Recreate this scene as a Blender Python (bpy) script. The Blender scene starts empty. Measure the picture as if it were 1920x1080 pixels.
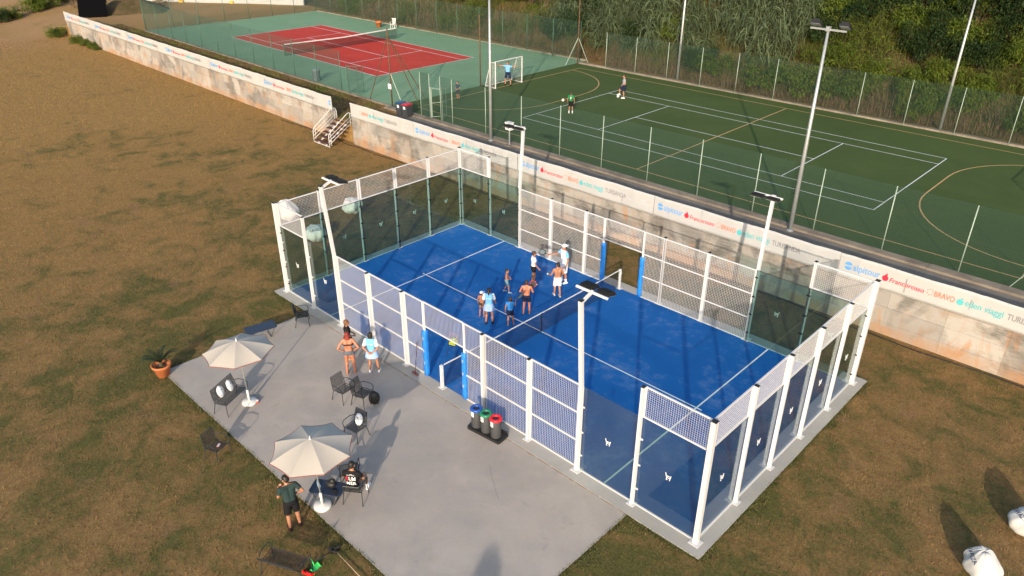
import bpy, bmesh, math, random
import numpy as np
from mathutils import Vector, Matrix
from mathutils.bvhtree import BVHTree
R = math.radians
random.seed(7); RNG = np.random.default_rng(7)
SC = bpy.context.scene; COL = SC.collection

# ------------------------------------------------------------------ camera
cd = bpy.data.cameras.new('camera'); cam = bpy.data.objects.new('camera', cd); COL.objects.link(cam)
cd.sensor_width = 36; cd.lens = 1410.57 / 1920 * 36; cd.clip_end = 1500; cd.clip_start = .1
_yaw, _pit, _roll = -.766748, .492832, .0021
fw = Vector((math.sin(_yaw)*math.cos(_pit), math.cos(_yaw)*math.cos(_pit), -math.sin(_pit)))
rt = fw.cross(Vector((0, 0, 1))).normalized(); up = rt.cross(fw)
r2 = rt*math.cos(_roll) + up*math.sin(_roll); u2 = up*math.cos(_roll) - rt*math.sin(_roll)
cam.matrix_world = Matrix(((r2.x, u2.x, -fw.x, 26.54), (r2.y, u2.y, -fw.y, -13.824), (r2.z, u2.z, -fw.z, 15.38), (0, 0, 0, 1)))
SC.camera = cam
# ------------------------------------------------------------------ light
SUN = Vector((2.8, -4.12, 1.66)).normalized()
w = bpy.data.worlds.new('World'); SC.world = w; w.use_nodes = True
nt = w.node_tree; bg = nt.nodes['Background']
sky = nt.nodes.new('ShaderNodeTexSky'); sky.sky_type = 'NISHITA'; sky.sun_disc = False
sky.sun_elevation = math.asin(SUN.z); sky.sun_rotation = math.atan2(SUN.x, SUN.y)
sky.air_density = 1.2; sky.dust_density = 2.0; sky.ozone_density = 1.5
nt.links.new(sky.outputs[0], bg.inputs[0]); bg.inputs[1].default_value = .15
ld = bpy.data.lights.new('sun', 'SUN'); ld.energy = 3.0; ld.angle = R(.6); ld.color = (1, .85, .68)
sun = bpy.data.objects.new('sun', ld); COL.objects.link(sun); sun.location = (30, -30, 30)
sun.rotation_euler = (-SUN).to_track_quat('-Z', 'Y').to_euler()
SC.view_settings.view_transform = 'Standard'; SC.view_settings.look = 'None'
SC.view_settings.exposure = .8; SC.view_settings.gamma = 1
SC.cycles.max_bounces = 6; SC.cycles.transparent_max_bounces = 24; SC.cycles.use_denoising = True

# ------------------------------------------------------------------ helpers
class MB:
    def __init__(s): s.v = []; s.f = []; s.m = []
    def add(s, vs, fs, m=0):
        o = len(s.v); s.v += [tuple(v) for v in vs]; s.f += [tuple(i+o for i in f) for f in fs]; s.m += [m]*len(fs); return s
    def box(s, c, d, rot=None, m=0):
        x, y, z = d[0]/2, d[1]/2, d[2]/2
        vs = [Vector(q) for q in ((-x,-y,-z),(x,-y,-z),(x,y,-z),(-x,y,-z),(-x,-y,z),(x,-y,z),(x,y,z),(-x,y,z))]
        if rot is not None:
            M_ = Matrix.Rotation(rot, 3, 'Z') if isinstance(rot, (int, float)) else rot
            vs = [M_ @ v for v in vs]
        return s.add([v+Vector(c) for v in vs], [(0,3,2,1),(4,5,6,7),(0,1,5,4),(1,2,6,5),(2,3,7,6),(3,0,4,7)], m)
    def bar(s, p, q, w, h, m=0):
        p, q = Vector(p), Vector(q); d = (q-p); L = d.length; d.normalize()
        a = d.cross(Vector((0,0,1)))
        if a.length < 1e-3: a = Vector((1,0,0))
        a.normalize(); b = a.cross(d)
        M_ = Matrix((a, d, b)).transposed()
        return s.box((p+q)/2, (w, L, h), M_, m)
    def tube(s, pts, r, n=8, m=0, cap=True):
        pts = [Vector(p) for p in pts]; k = len(pts)
        rs = r if isinstance(r, (list, tuple)) else [r]*k
        vs = []; a = None
        for i, p in enumerate(pts):
            d = (pts[min(i+1,k-1)]-pts[max(i-1,0)]).normalized()
            if a is None:
                a = d.orthogonal().normalized()
            a = (a-d*a.dot(d)).normalized(); b = d.cross(a)
            vs += [p+(a*math.cos(2*math.pi*j/n)+b*math.sin(2*math.pi*j/n))*rs[i] for j in range(n)]
        fs = [(i*n+j, i*n+(j+1)%n, (i+1)*n+(j+1)%n, (i+1)*n+j) for i in range(k-1) for j in range(n)]
        if cap: fs += [tuple(range(n-1,-1,-1)), tuple((k-1)*n+j for j in range(n))]
        return s.add(vs, fs, m)
    def wire(s, p, q, t, m=0):
        return s.tube([p, q], t, 3, m, False)
    def lathe(s, prof, n=16, c=(0,0,0), m=0, sx=1, sy=1):
        vs = [(c[0]+r*sx*math.cos(2*math.pi*j/n), c[1]+r*sy*math.sin(2*math.pi*j/n), c[2]+z) for r, z in prof for j in range(n)]
        k = len(prof)
        fs = [(i*n+j, i*n+(j+1)%n, (i+1)*n+(j+1)%n, (i+1)*n+j) for i in range(k-1) for j in range(n)]
        fs += [tuple(range(n-1,-1,-1)), tuple((k-1)*n+j for j in range(n))]
        return s.add(vs, fs, m)
    def ell(s, c, r, M_=None, nu=14, nv=9, m=0):
        vs = []; c = Vector(c)
        if not isinstance(r, (tuple, list)): r = (r, r, r)
        for i in range(nv+1):
            t = math.pi*i/nv
            for j in range(nu):
                a = 2*math.pi*j/nu
                v = Vector((r[0]*math.sin(t)*math.cos(a), r[1]*math.sin(t)*math.sin(a), r[2]*math.cos(t)))
                vs.append((M_ @ v if M_ else v)+c)
        fs = [(i*nu+j, (i+1)*nu+j, (i+1)*nu+(j+1)%nu, i*nu+(j+1)%nu) for i in range(nv) for j in range(nu)]
        return s.add(vs, fs, m)
    def prism(s, pts, z0, z1, m=0):
        n = len(pts)
        vs = [(x, y, z0) for x, y in pts]+[(x, y, z1) for x, y in pts]
        return s.add(vs, [tuple(range(n-1,-1,-1)), tuple(range(n, 2*n))]+[(i, (i+1)%n, n+(i+1)%n, n+i) for i in range(n)], m)
    def quad(s, a, b, c, d, m=0): return s.add([a, b, c, d], [(0,1,2,3)], m)
    def mesh(s, name, mats, smooth=False):
        me = bpy.data.meshes.new(name); me.from_pydata(s.v, [], s.f)
        for q in (mats if isinstance(mats, (list, tuple)) else [mats]): me.materials.append(q)
        if max(s.m, default=0): me.polygons.foreach_set('material_index', s.m)
        if smooth: me.polygons.foreach_set('use_smooth', [True]*len(me.polygons))
        me.update(); return me
    def build(s, name, mats, parent=None, smooth=False): return link(name, s.mesh(name, mats, smooth), parent)
def link(name, me, parent=None, loc=None, rz=0):
    o = bpy.data.objects.new(name, me); COL.objects.link(o)
    if parent: o.parent = parent
    if loc is not None: o.location = loc
    if rz: o.rotation_euler = (0, 0, rz)
    return o
def tag(o, label, cat, group=None):
    o['label'] = label; o['category'] = cat
    if group: o['group'] = group
    return o
def thing(name, label, cat, loc=(0,0,0), rz=0, group=None):
    o = link(name, None, None, loc, R(rz)); o.empty_display_size = .2
    return tag(o, label, cat, group)
def struct(o): o['kind'] = 'structure'; return o
def copy_tree(o, parent=None):
    c = o.copy(); COL.objects.link(c); c.parent = parent
    for ch in o.children: copy_tree(ch, c)
    return c
def npmesh(name, V, F, mats, n=3, smooth=False):
    me = bpy.data.meshes.new(name); me.vertices.add(len(V)); me.vertices.foreach_set('co', np.ascontiguousarray(V, np.float32).ravel())
    me.loops.add(F.size); me.loops.foreach_set('vertex_index', np.ascontiguousarray(F, np.int32).ravel())
    me.polygons.add(len(F)); me.polygons.foreach_set('loop_start', np.arange(0, F.size, n, dtype=np.int32))
    for q in (mats if isinstance(mats, (list, tuple)) else [mats]): me.materials.append(q)
    if smooth: me.polygons.foreach_set('use_smooth', [True]*len(F))
    me.update(calc_edges=True); return me

# ------------------------------------------------------------------ materials
class N:
    def __init__(s, name):
        s.m = bpy.data.materials.new(name); s.m.use_nodes = True; s.t = s.m.node_tree
        s.b = s.t.nodes['Principled BSDF']; s.out = s.t.nodes['Material Output']
        s._p = None
    def n(s, t, **k):
        q = s.t.nodes.new(t)
        for a, b in k.items(): setattr(q, a, b)
        return q
    def l(s, a, b): s.t.links.new(a, b)
    def pos(s):
        if s._p is None: s._p = s.n('ShaderNodeNewGeometry').outputs['Position']
        return s._p
    def obj(s): return s.n('ShaderNodeTexCoord').outputs['Object']
    def map(s, vec, sc):
        q = s.n('ShaderNodeMapping'); q.inputs['Scale'].default_value = sc; s.l(vec, q.inputs[0]); return q.outputs[0]
    def noise(s, vec, scale, detail=4, rough=.55, dist=0):
        q = s.n('ShaderNodeTexNoise'); s.l(vec, q.inputs['Vector'])
        q.inputs['Scale'].default_value = scale; q.inputs['Detail'].default_value = detail
        q.inputs['Roughness'].default_value = rough; q.inputs['Distortion'].default_value = dist
        return q.outputs['Fac']
    def ramp(s, f, a, b, va=0., vb=1.):
        q = s.n('ShaderNodeMapRange'); s.l(f, q.inputs[0]); q.inputs[1].default_value = a; q.inputs[2].default_value = b
        q.inputs[3].default_value = va; q.inputs[4].default_value = vb; q.clamp = True; return q.outputs[0]
    def mix(s, f, a, b, mode='MIX'):
        q = s.n('ShaderNodeMix', data_type='RGBA', blend_type=mode)
        for x, i in ((f, 0), (a, 6), (b, 7)):
            if isinstance(x, (int, float)): q.inputs[i].default_value = x
            elif isinstance(x, tuple): q.inputs[i].default_value = (*x, 1)
            else: s.l(x, q.inputs[i])
        return q.outputs[2]
    def math(s, op, a, b=0.):
        q = s.n('ShaderNodeMath', operation=op)
        for x, i in ((a, 0), (b, 1)):
            if isinstance(x, (int, float)): q.inputs[i].default_value = x
            else: s.l(x, q.inputs[i])
        return q.outputs[0]
    def sep(s, vec): q = s.n('ShaderNodeSeparateXYZ'); s.l(vec, q.inputs[0]); return q.outputs
    def rnd(s): return s.n('ShaderNodeObjectInfo').outputs['Random']
    def bump(s, h, st=.3, d=.02):
        q = s.n('ShaderNodeBump'); q.inputs['Strength'].default_value = st; q.inputs['Distance'].default_value = d
        s.l(h, q.inputs['Height']); s.l(q.outputs[0], s.b.inputs['Normal'])
    def done(s, col=None, rough=.6, metal=0, spec=.5):
        if isinstance(col, tuple): s.b.inputs['Base Color'].default_value = (*col, 1)
        elif col is not None: s.l(col, s.b.inputs['Base Color'])
        if isinstance(rough, (int, float)): s.b.inputs['Roughness'].default_value = rough
        else: s.l(rough, s.b.inputs['Roughness'])
        s.b.inputs['Metallic'].default_value = metal; s.b.inputs['Specular IOR Level'].default_value = spec
        return s.m
def simple(name, col, rough=.55, metal=0, var=.12, scale=6, spec=.501, bump=0, bs=80):
    k = N(name); p = k.obj(); f = k.noise(p, scale, 5)
    lo = tuple(c*(1-var*1.6) for c in col); hi = tuple(min(1, c*(1+var)) for c in col)
    if bump: k.bump(k.noise(p, bs, 3), bump, .01)
    return k.done(k.mix(f, lo, hi), rough, metal, spec if rough < .7 or spec != .501 else .2)
def leafmat(name, a, b, c=None, trans=.25):
    k = N(name); r = k.rnd(); f = k.noise(k.pos(), 1.3, 3); g = k.noise(k.pos(), 9, 2)
    col = k.mix(k.ramp(f, .35, .65), a, b)
    if c: col = k.mix(k.ramp(g, .56, .72), col, c)
    col = k.mix(k.ramp(r, 0, 1, .0, .3), col, tuple(x*.5 for x in a))
    k.done(col, .6, 0, .25)
    tr = k.n('ShaderNodeBsdfTranslucent'); k.l(col, tr.inputs[0])
    ms = k.n('ShaderNodeMixShader'); ms.inputs[0].default_value = trans
    k.l(k.b.outputs[0], ms.inputs[1]); k.l(tr.outputs[0], ms.inputs[2]); k.l(ms.outputs[0], k.out.inputs[0])
    return k.m
def lawn_mat():
    k = N('dry_lawn'); p = k.pos()
    a = k.noise(p, .085, 5, .6); b = k.noise(p, .62, 7, .72, .5); c = k.noise(p, 3.2, 5, .7); d = k.noise(p, 15, 3, .7); e = k.noise(p, 55, 2, .7)
    dry = k.mix(k.ramp(c, .33, .67), (.25,.145,.06), (.41,.248,.10))
    g = k.math('ADD', k.math('MULTIPLY', a, .42), k.math('ADD', k.math('MULTIPLY', b, .62), k.math('MULTIPLY', c, .26)))
    # the lawn is greener round the court and more parched towards the far left
    x = k.sep(p); sh = k.ramp(x[0], -45, 2, -.07, .046); far = k.ramp(x[0], 4, -32)
    dry = k.mix(k.math('MULTIPLY', far, .65), dry, k.mix(c, (.38,.22,.068), (.55,.335,.11)))
    g = k.math('ADD', g, sh)
    col = k.mix(k.ramp(g, .645, .765, 0, .95), dry, k.mix(d, (.058,.08,.021), (.14,.142,.042)))
    soil = k.ramp(k.noise(p, .8, 4, .6, .3), .60, .72)
    col = k.mix(k.math('MULTIPLY', soil, .75), col, (.34,.19,.105))
    col = k.mix(k.ramp(d, .30, .62, .0, .5), k.mix(.35, col, (.075,.048,.02)), col)
    col = k.mix(k.ramp(d, .28, .68, .42, 0), col, (.06,.042,.017))
    col = k.mix(k.ramp(e, .55, .8, 0, .3), col, (.44,.30,.13))
    # worn vehicle track by the far end of the wall
    t = k.math('MULTIPLY', k.ramp(x[0], -62, -74), k.ramp(k.noise(p, .25, 4), .3, .55))
    col = k.mix(k.math('MULTIPLY', t, .7), col, (.33,.2,.105))
    k.bump(k.math('ADD', k.math('MULTIPLY', d, .6), e), .7, .05)
    return k.done(col, .9, 0, .1)
def concrete(name, base, dark, warm, sc=1., bump=.15):
    k = N(name); p = k.pos()
    a = k.noise(p, .45*sc, 5, .6, .4); b = k.noise(p, 2.2*sc, 5, .65); c = k.noise(p, 38, 3)
    col = k.mix(k.ramp(a, .35, .68), base, dark); col = k.mix(k.ramp(b, .5, .75, 0, .55), col, warm)
    col = k.mix(k.ramp(c, .3, .7, .2, 0), col, tuple(x*.6 for x in dark))
    st = k.ramp(k.noise(p, 1.7*sc, 6, .7, 1.2), .60, .70, 0, .35); col = k.mix(st, col, tuple(x*.68 for x in dark)); lt = k.ramp(k.noise(p, .33*sc, 4, .6, 1.0), .55, .66, 0, .3); col = k.mix(lt, col, tuple(min(1, x*1.18) for x in base))
    k.bump(c, bump, .008); return k.done(col, .8, 0, .3)
def wall_mat():
    k = N('stained_concrete'); p = k.pos(); o = k.obj(); x = k.sep(p)
    v = k.map(p, (.9, .9, .22)); a = k.noise(v, 1.5, 5, .65, .8); b = k.noise(p, 1.0, 6, .65, .5); c = k.noise(k.map(p, (1, 1, 9)), 2.2, 4, .6); d = k.noise(p, 30, 3)
    r = k.rnd()
    col = k.mix(k.ramp(r, 0, 1), (.285,.255,.225), (.42,.395,.36))
    col = k.mix(k.ramp(b, .48, .64, 0, .5), col, (.29,.205,.135))
    col = k.mix(k.ramp(a, .555, .67, 0, .75), col, (.42,.20,.08))
    g = k.math('MULTIPLY', k.ramp(k.noise(p, .55, 5, .6, .7), .47, .60), k.ramp(c, .3, .6, .35, .95))
    col = k.mix(g, col, (.12,.112,.102))
    col = k.mix(k.ramp(c, .55, .75, 0, .3), col, (.26,.21,.17))
    col = k.mix(k.math('MULTIPLY', k.ramp(r, .82, .86), .6), col, (.22,.205,.19))
    # splashed soil along the foot
    s = k.math('ADD', x[2], k.math('MULTIPLY', k.noise(p, 1.8, 4), -.45))
    col = k.mix(k.math('MULTIPLY', k.ramp(s, .0, .26, .85, 0), k.ramp(k.noise(p, .7, 5, .6), .35, .6, .15, 1)), col, (.36,.20,.105))
    k.bump(k.math('ADD', c, k.math('MULTIPLY', d, .5)), .35, .015); return k.done(col, .88, 0, .2)
def turf(name, base, hi, sand, amt, sc=1.):
    k = N(name); p = k.pos(); a = k.noise(p, .5*sc, 5, .6, .8); b = k.noise(p, 2.4*sc, 5, .65); c = k.noise(p, 90, 2)
    col = k.mix(k.ramp(a, .3, .7), base, hi)
    col = k.mix(k.ramp(k.math('MULTIPLY', a, b), .27, .42, 0, amt), col, sand)
    col = k.mix(k.ramp(c, .3, .75, .22, 0), col, tuple(x*.5 for x in base))
    k.bump(c, .35, .01); return k.done(col, .85, 0, .15)
def glass_mat():
    k = N('tempered_glass')
    tr = k.n('ShaderNodeBsdfTransparent'); tr.inputs[0].default_value = (.74,.855,.83,1)
    gl = k.n('ShaderNodeBsdfGlossy'); gl.inputs['Roughness'].default_value = .015
    lw = k.n('ShaderNodeLayerWeight'); lw.inputs[0].default_value = .5
    f = k.math('ADD', k.math('MULTIPLY', k.math('POWER', lw.outputs['Facing'], 3.0), .6), .045)
    ms = k.n('ShaderNodeMixShader'); k.l(f, ms.inputs[0]); k.l(tr.outputs[0], ms.inputs[1]); k.l(gl.outputs[0], ms.inputs[2])
    df = k.n('ShaderNodeBsdfDiffuse'); df.inputs[0].default_value = (.5,.5,.48,1)
    m2 = k.n('ShaderNodeMixShader'); k.l(k.ramp(k.noise(k.pos(), .8, 4),   .3, .75, .004, .018), m2.inputs[0]); k.l(ms.outputs[0], m2.inputs[1]); k.l(df.outputs[0], m2.inputs[2])
    k.l(m2.outputs[0], k.out.inputs[0]); return k.m
m_lawn = lawn_mat(); m_wall = wall_mat(); m_glass = glass_mat()
m_patio = concrete('patio_concrete', (.405,.355,.315), (.315,.283,.26), (.425,.35,.285))
m_slab = concrete('slab_concrete', (.40,.38,.35), (.31,.295,.275), (.42,.36,.29))
m_kerb = concrete('old_kerb_concrete', (.30,.25,.19), (.15,.125,.1), (.27,.185,.12), 2)
m_path = concrete('path_gravel', (.23,.20,.165), (.13,.115,.1), (.25,.185,.125), 1.5, .5)
m_blue = turf('blue_turf', (.007,.098,.345), (.012,.128,.41), (.19,.25,.44), .45)
m_green = turf('green_turf', (.055,.086,.025), (.069,.105,.031), (.09,.095,.033), .35, .4)
m_acry = turf('green_acrylic', (.165,.285,.165), (.195,.325,.195), (.25,.325,.21), .35, .6)
m_red = turf('red_acrylic', (.46,.042,.028), (.55,.052,.033), (.50,.10,.07), .3, .6)
m_line = simple('line_paint', (.72,.73,.72), .8, var=.08)
m_lineo = simple('orange_line_paint', (.50,.33,.15), .8, var=.15)
m_white = simple('white_paint', (.57,.57,.575), .4, var=.03, scale=2)
m_wire = simple('white_wire', (.54,.54,.56), .45, var=.02)
m_blk = simple('black_rubber', (.012,.012,.013), .55, var=.1)
m_frame = simple('charcoal_frame', (.035,.04,.045), .42, .2, var=.15)
m_seat = simple('charcoal_mesh_seat', (.022,.026,.03), .8, var=.15, scale=30)
m_pad = simple('blue_vinyl_pad', (.02,.22,.72), .45, var=.3, scale=9)
m_galv = simple('galvanised_steel', (.42,.44,.44), .45, .55, var=.12, scale=5)
m_gpost = simple('pale_green_post', (.29,.36,.30), .5, .1, var=.15)
m_dpost = simple('dark_green_post', (.055,.12,.085), .5, .1, var=.2)
m_link = simple('green_wire', (.045,.095,.07), .6, var=.1)
m_rust = simple('rusty_steel', (.15,.09,.055), .85, .2, var=.5, scale=9)
m_cloth = simple('canvas_cream', (.43,.39,.34), .85, var=.05, scale=3, bump=.15, bs=200)
m_trim = simple('umbrella_trim', (.25,.10,.08), .8)
m_plast = simple('white_plastic', (.64,.635,.62), .35, var=.03)
m_vinyl = simple('banner_vinyl', (.43,.425,.42), .55, var=.06, scale=1.5)
m_bag = simple('bean_bag_fabric', (.52,.51,.495), .75, var=.07, scale=2.5, bump=.2, bs=40)
m_terra = simple('terracotta', (.50,.16,.06), .75, var=.15)
m_soil = simple('soil', (.09,.06,.04), .95, var=.3)
m_tread = simple('brown_tread', (.10,.045,.036), .75, var=.25, scale=12)
def plain(n, c, r=.6): return simple(n, c, r, var=.06)
p_blue = plain('print_blue', (.10,.32,.68)); p_red = plain('print_red', (.62,.02,.05)); p_org = plain('print_orange', (.72,.17,.08))
p_teal = plain('print_teal', (.08,.42,.46)); p_grey = plain('print_grey', (.22,.22,.23)); p_lg = plain('print_pale_grey', (.52,.52,.53))
p_navy = plain('print_navy', (.01,.025,.09)); p_white = plain('print_white', (.82,.82,.82))
m_fl = simple('flower', (.6,.6,.5), .7)

# ------------------------------------------------------------------ ground
UZ = 1.25                                   # level of the upper sports courts
def yw(x): return 14.2 - .019*(x+20) if x < -20 else 14.2
def sstep(a, b, t): t = min(1, max(0, (t-a)/(b-a))); return t*t*(3-2*t)
def ground_h(x, s):
    st = 0. if s < .2 else 1.
    ramp = sstep(-7, 9, s)
    t = sstep(-70.5, -77, x)
    und = .05*math.sin(x*.31+s*.2)*math.sin(s*.27-x*.1)
    return -.05 + (1.27*(st*(1-t)+ramp*t)) + (und*sstep(-62, -72, x))
xs = [-320,-240,-180,-140,-120]+[-110+2*i for i in range(15)]+[-80+i for i in range(14)]+[-66+4*i for i in range(20)]+[16,24,32,40,60,100,160]
ss = [-160,-100,-60,-40,-30,-20,-14,-10,-8,-6,-4.5,-3,-2,-1,0,.16,.21,1,2,3,4.5,6,8,10,14,20,27,35,60,120,220,320]
g = MB()
for x in xs:
    for s in ss: g.v.append((x, s+yw(x), ground_h(x, s)))
ns = len(ss)
for i in range(len(xs)-1):
    for j in range(ns-1): g.f.append((i*ns+j, (i+1)*ns+j, (i+1)*ns+j+1, i*ns+j+1)); g.m.append(0)
struct(g.build('ground', m_lawn))
struct(MB().box((9.985, 5.025, -.15), (20.89, 11.05, .3)).build('court_slab', m_slab))
struct(MB().box((10.12, -3.48, -.17), (16.06, 5.94, .31)).build('patio', m_patio))
struct(MB().quad((0,0,.008), (20,0,.008), (20,10,.008), (0,10,.008)).build('court_turf', m_blue))
def stripe(mb, x0, y0, x1, y1, wd, z):
    d = Vector((x1-x0, y1-y0, 0)); d.normalize(); a = Vector((-d.y, d.x, 0))*wd/2
    p, q = Vector((x0, y0, z)), Vector((x1, y1, z)); mb.quad(p-a, q-a, q+a, p+a)
def lines(name, m, segs, wd, z):
    for k, sg in enumerate(segs):
        mb = MB(); stripe(mb, *sg, wd, z+.0004*k); struct(mb.build(name, m))
lines('padel_line', m_line, [(3.05,.02,3.05,9.98), (16.95,.02,16.95,9.98), (2.85,5,17.15,5)], .055, .012)
# upper courts
TC = [(-61.2,19.95), (-17.12,19.05), (-17.12,41.1), (-60.6,41.0)]
struct(MB().add([(x,y,UZ) for x,y in TC], [(0,1,2,3)]).build('tennis_surround', m_acry))
struct(MB().quad((-17.1,18.9,UZ), (44,18.9,UZ), (44,39.75,UZ), (-17.1,39.75,UZ)).build('football_turf', m_green))
def tw(x, y):   # tennis court plan, turned a little from the football pitch
    c, s_ = math.cos(-.017), math.sin(-.017); return (-38.3+c*x-s_*y, 29.75+s_*x+c*y)
HL, HW, HS = 12.72, 5.45, 4.1
struct(MB().add([(*tw(x,y), UZ+.004) for x,y in ((-HL,-HW),(HL,-HW),(HL,HW),(-HL,HW))], [(0,1,2,3)]).build('tennis_court', m_red))
lines('tennis_line', m_line, [(*tw(a,b), *tw(c,d)) for a,b,c,d in ((-HL,-HW,HL,-HW),(-HL,HW,HL,HW),(-HL,-HW,-HL,HW),(HL,-HW,HL,HW),(-HL,-HS,HL,-HS),(-HL,HS,HL,HS),(-6.85,-HS,-6.85,HS),(6.85,-HS,6.85,HS),(-6.85,0,6.85,0))], .075, UZ+.008)
lines('tennis_line', m_line, [(-8.36,23.43,15.42,23.43),(-8.36,34.4,15.42,34.4),(-8.36,23.43,-8.36,34.4),(15.42,23.43,15.42,34.4),(-8.36,24.8,15.42,24.8),(-8.36,33.03,15.42,33.03),(-2.88,24.8,-2.88,33.03),(9.86,24.8,9.86,33.03),(-2.88,28.9,9.86,28.9)], .055, UZ+.004)
lines('football_line', m_lineo, [(-15.6,20.15,22.6,20.15),(-15.6,38.35,22.6,38.35),(-15.6,20.15,-15.6,38.35),(22.6,20.15,22.6,38.35),(3.52,20.15,3.52,38.35)], .08, UZ+.012)
for sx, x0 in ((1,-15.6), (-1,22.6)):
    mb = MB(); c0, c1 = 27.6, 31.2; rr = 6.1
    pts = [(x0+sx*rr*math.sin(a), c0-rr*math.cos(a)) for a in np.linspace(0.02, math.pi/2, 14)]
    pts += [(x0+sx*rr*math.cos(a), c1+rr*math.sin(a)) for a in np.linspace(0, math.pi/2-.02, 14)]
    for a, b in zip(pts[:-1], pts[1:]): stripe(mb, *a, *b, .08, UZ+.016)
    struct(mb.build('penalty_arc', m_lineo))
def kerb(pts, wd, z0, z1, name='kerb', m=m_kerb):
    for (x0,y0), (x1,y1) in zip(pts[:-1], pts[1:]):
        L = math.hypot(x1-x0, y1-y0); n = max(1, int(L/6)); mb = MB()
        for i in range(n):
            a, b = i/n, (i+1)/n
            jz = random.uniform(-.012, .012)
            p = Vector((x0+(x1-x0)*a, y0+(y1-y0)*a, (z0+z1)/2+jz)); q = Vector((x0+(x1-x0)*b, y0+(y1-y0)*b, (z0+z1)/2+jz))
            d = (q-p).normalized()*.008
            mb.bar(p+d, q-d, wd+random.uniform(-.02,.02), z1-z0)
        struct(mb.build(name, m))
kerb([(-17.2,18.6), (44,18.6)], .5, .9, UZ+.09); kerb([(-17.1,39.95), (44,39.95)], .35, .9, UZ+.12)
kerb([(-61.3,19.83), (-17.3,18.93)], .2, .9, UZ+.07); kerb([(-60.7,41.1), (-17.2,41.2)], .2, .9, UZ+.1); kerb([(-61.3,19.95),(-60.75,41)], .18, .9, UZ+.06)
struct(MB().quad((-15.1,14.45,1.236), (44,14.45,1.236), (44,18.36,1.236), (-15.1,18.36,1.236)).build('path', m_path))

# ------------------------------------------------------------------ retaining wall and its banners
def retaining_wall(label, x0, x1, y0, y1, pw, rows, slope_end=0):
    L = math.hypot(x1-x0, y1-y0); rz = math.atan2(y1-y0, x1-x0)
    t = thing('retaining_wall', label, 'wall', (x0, y0, -.2), math.degrees(rz), 'concrete walls below the upper courts')
    core = MB().add([(0,.02,0),(L,.02,0),(L,.3,0),(0,.3,0),(-slope_end,.02,1.96),(L,.02,1.96),(L,.3,1.96),(-slope_end,.3,1.96)],
        [(0,3,2,1),(4,5,6,7),(0,1,5,4),(1,2,6,5),(2,3,7,6),(3,0,4,7)])
    core.build('wall_core', m_wall, t)
    n = round(L/pw); hh = 1.94/rows
    for j in range(rows):
        for i in range(n):
            d = random.uniform(.018, .034); g = .006
            a = L*i/n; b = L*(i+1)/n
            mb = MB().box(((b-a)/2, 0, hh/2), (b-a-g, d*2, hh-g))
            o = mb.build('panel', m_wall, t); o.location = (a, .02, j*hh+.004)
    mb = MB().box((L/2, .155, 1.975), (L, .33, .03)).build('coping', m_wall, t)
    return t
retaining_wall('weathered board-marked concrete wall running beside the padel court', -15.25, 42, 14.2, 14.2, 2.05, 3)
retaining_wall('long concrete wall with soil-stained foot, beyond the steps, beside the tennis court', -70.3, -17.5, yw(-70.3), 14.2, 1.32, 3, .9)
_tc = {}
def text_geo(s, size, sx=1., shear=0.):
    key = (s, size, sx, shear)
    if key in _tc: return _tc[key]
    cu = bpy.data.curves.new('t', 'FONT'); cu.body = s; cu.size = size; cu.resolution_u = 3; cu.shear = shear; cu.offset = .009*size
    ob = bpy.data.objects.new('t', cu); COL.objects.link(ob)
    dg = bpy.context.evaluated_depsgraph_get(); me = bpy.data.meshes.new_from_object(ob.evaluated_get(dg))
    V = [(v.co.x*sx, v.co.y) for v in me.vertices]; F = [tuple(p.vertices) for p in me.polygons]
    bpy.data.objects.remove(ob); bpy.data.curves.remove(cu); bpy.data.meshes.remove(me)
    w_ = max(v[0] for v in V); m0 = min(v[0] for v in V)
    V = [(a-m0, b) for a, b in V]; _tc[key] = (V, F, w_-m0); return _tc[key]
def disc2(c, r, n=16, a0=0, a1=2*math.pi, sy=1):
    V = [c]+[(c[0]+r*math.cos(a0+(a1-a0)*i/n), c[1]+sy*r*math.sin(a0+(a1-a0)*i/n)) for i in range(n+1)]
    return V, [(0, i, i+1) for i in range(1, n+1)]
BH = .97
def banner_wave(x, z, ph):
    w_ = .010*math.sin(x*2.1+ph+z*1.3)+.007*math.sin(x*5.3-z*4+ph*2)
    for c, k in ((7.55, 22), (.75+.3*math.sin(ph), 30), (4.0+math.cos(ph*3), 35)):
        w_ += .022*math.exp(-((x-c-.22*(z-.5))*k/4)**2)*(.35+z)
    return w_-.012*math.sin(z*math.pi)
def text_fit(s, width, h, shear=0):
    V, F, w_ = text_geo(s, h, 1, shear); k = width/w_; return [(a*k, b) for a, b in V], F
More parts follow.
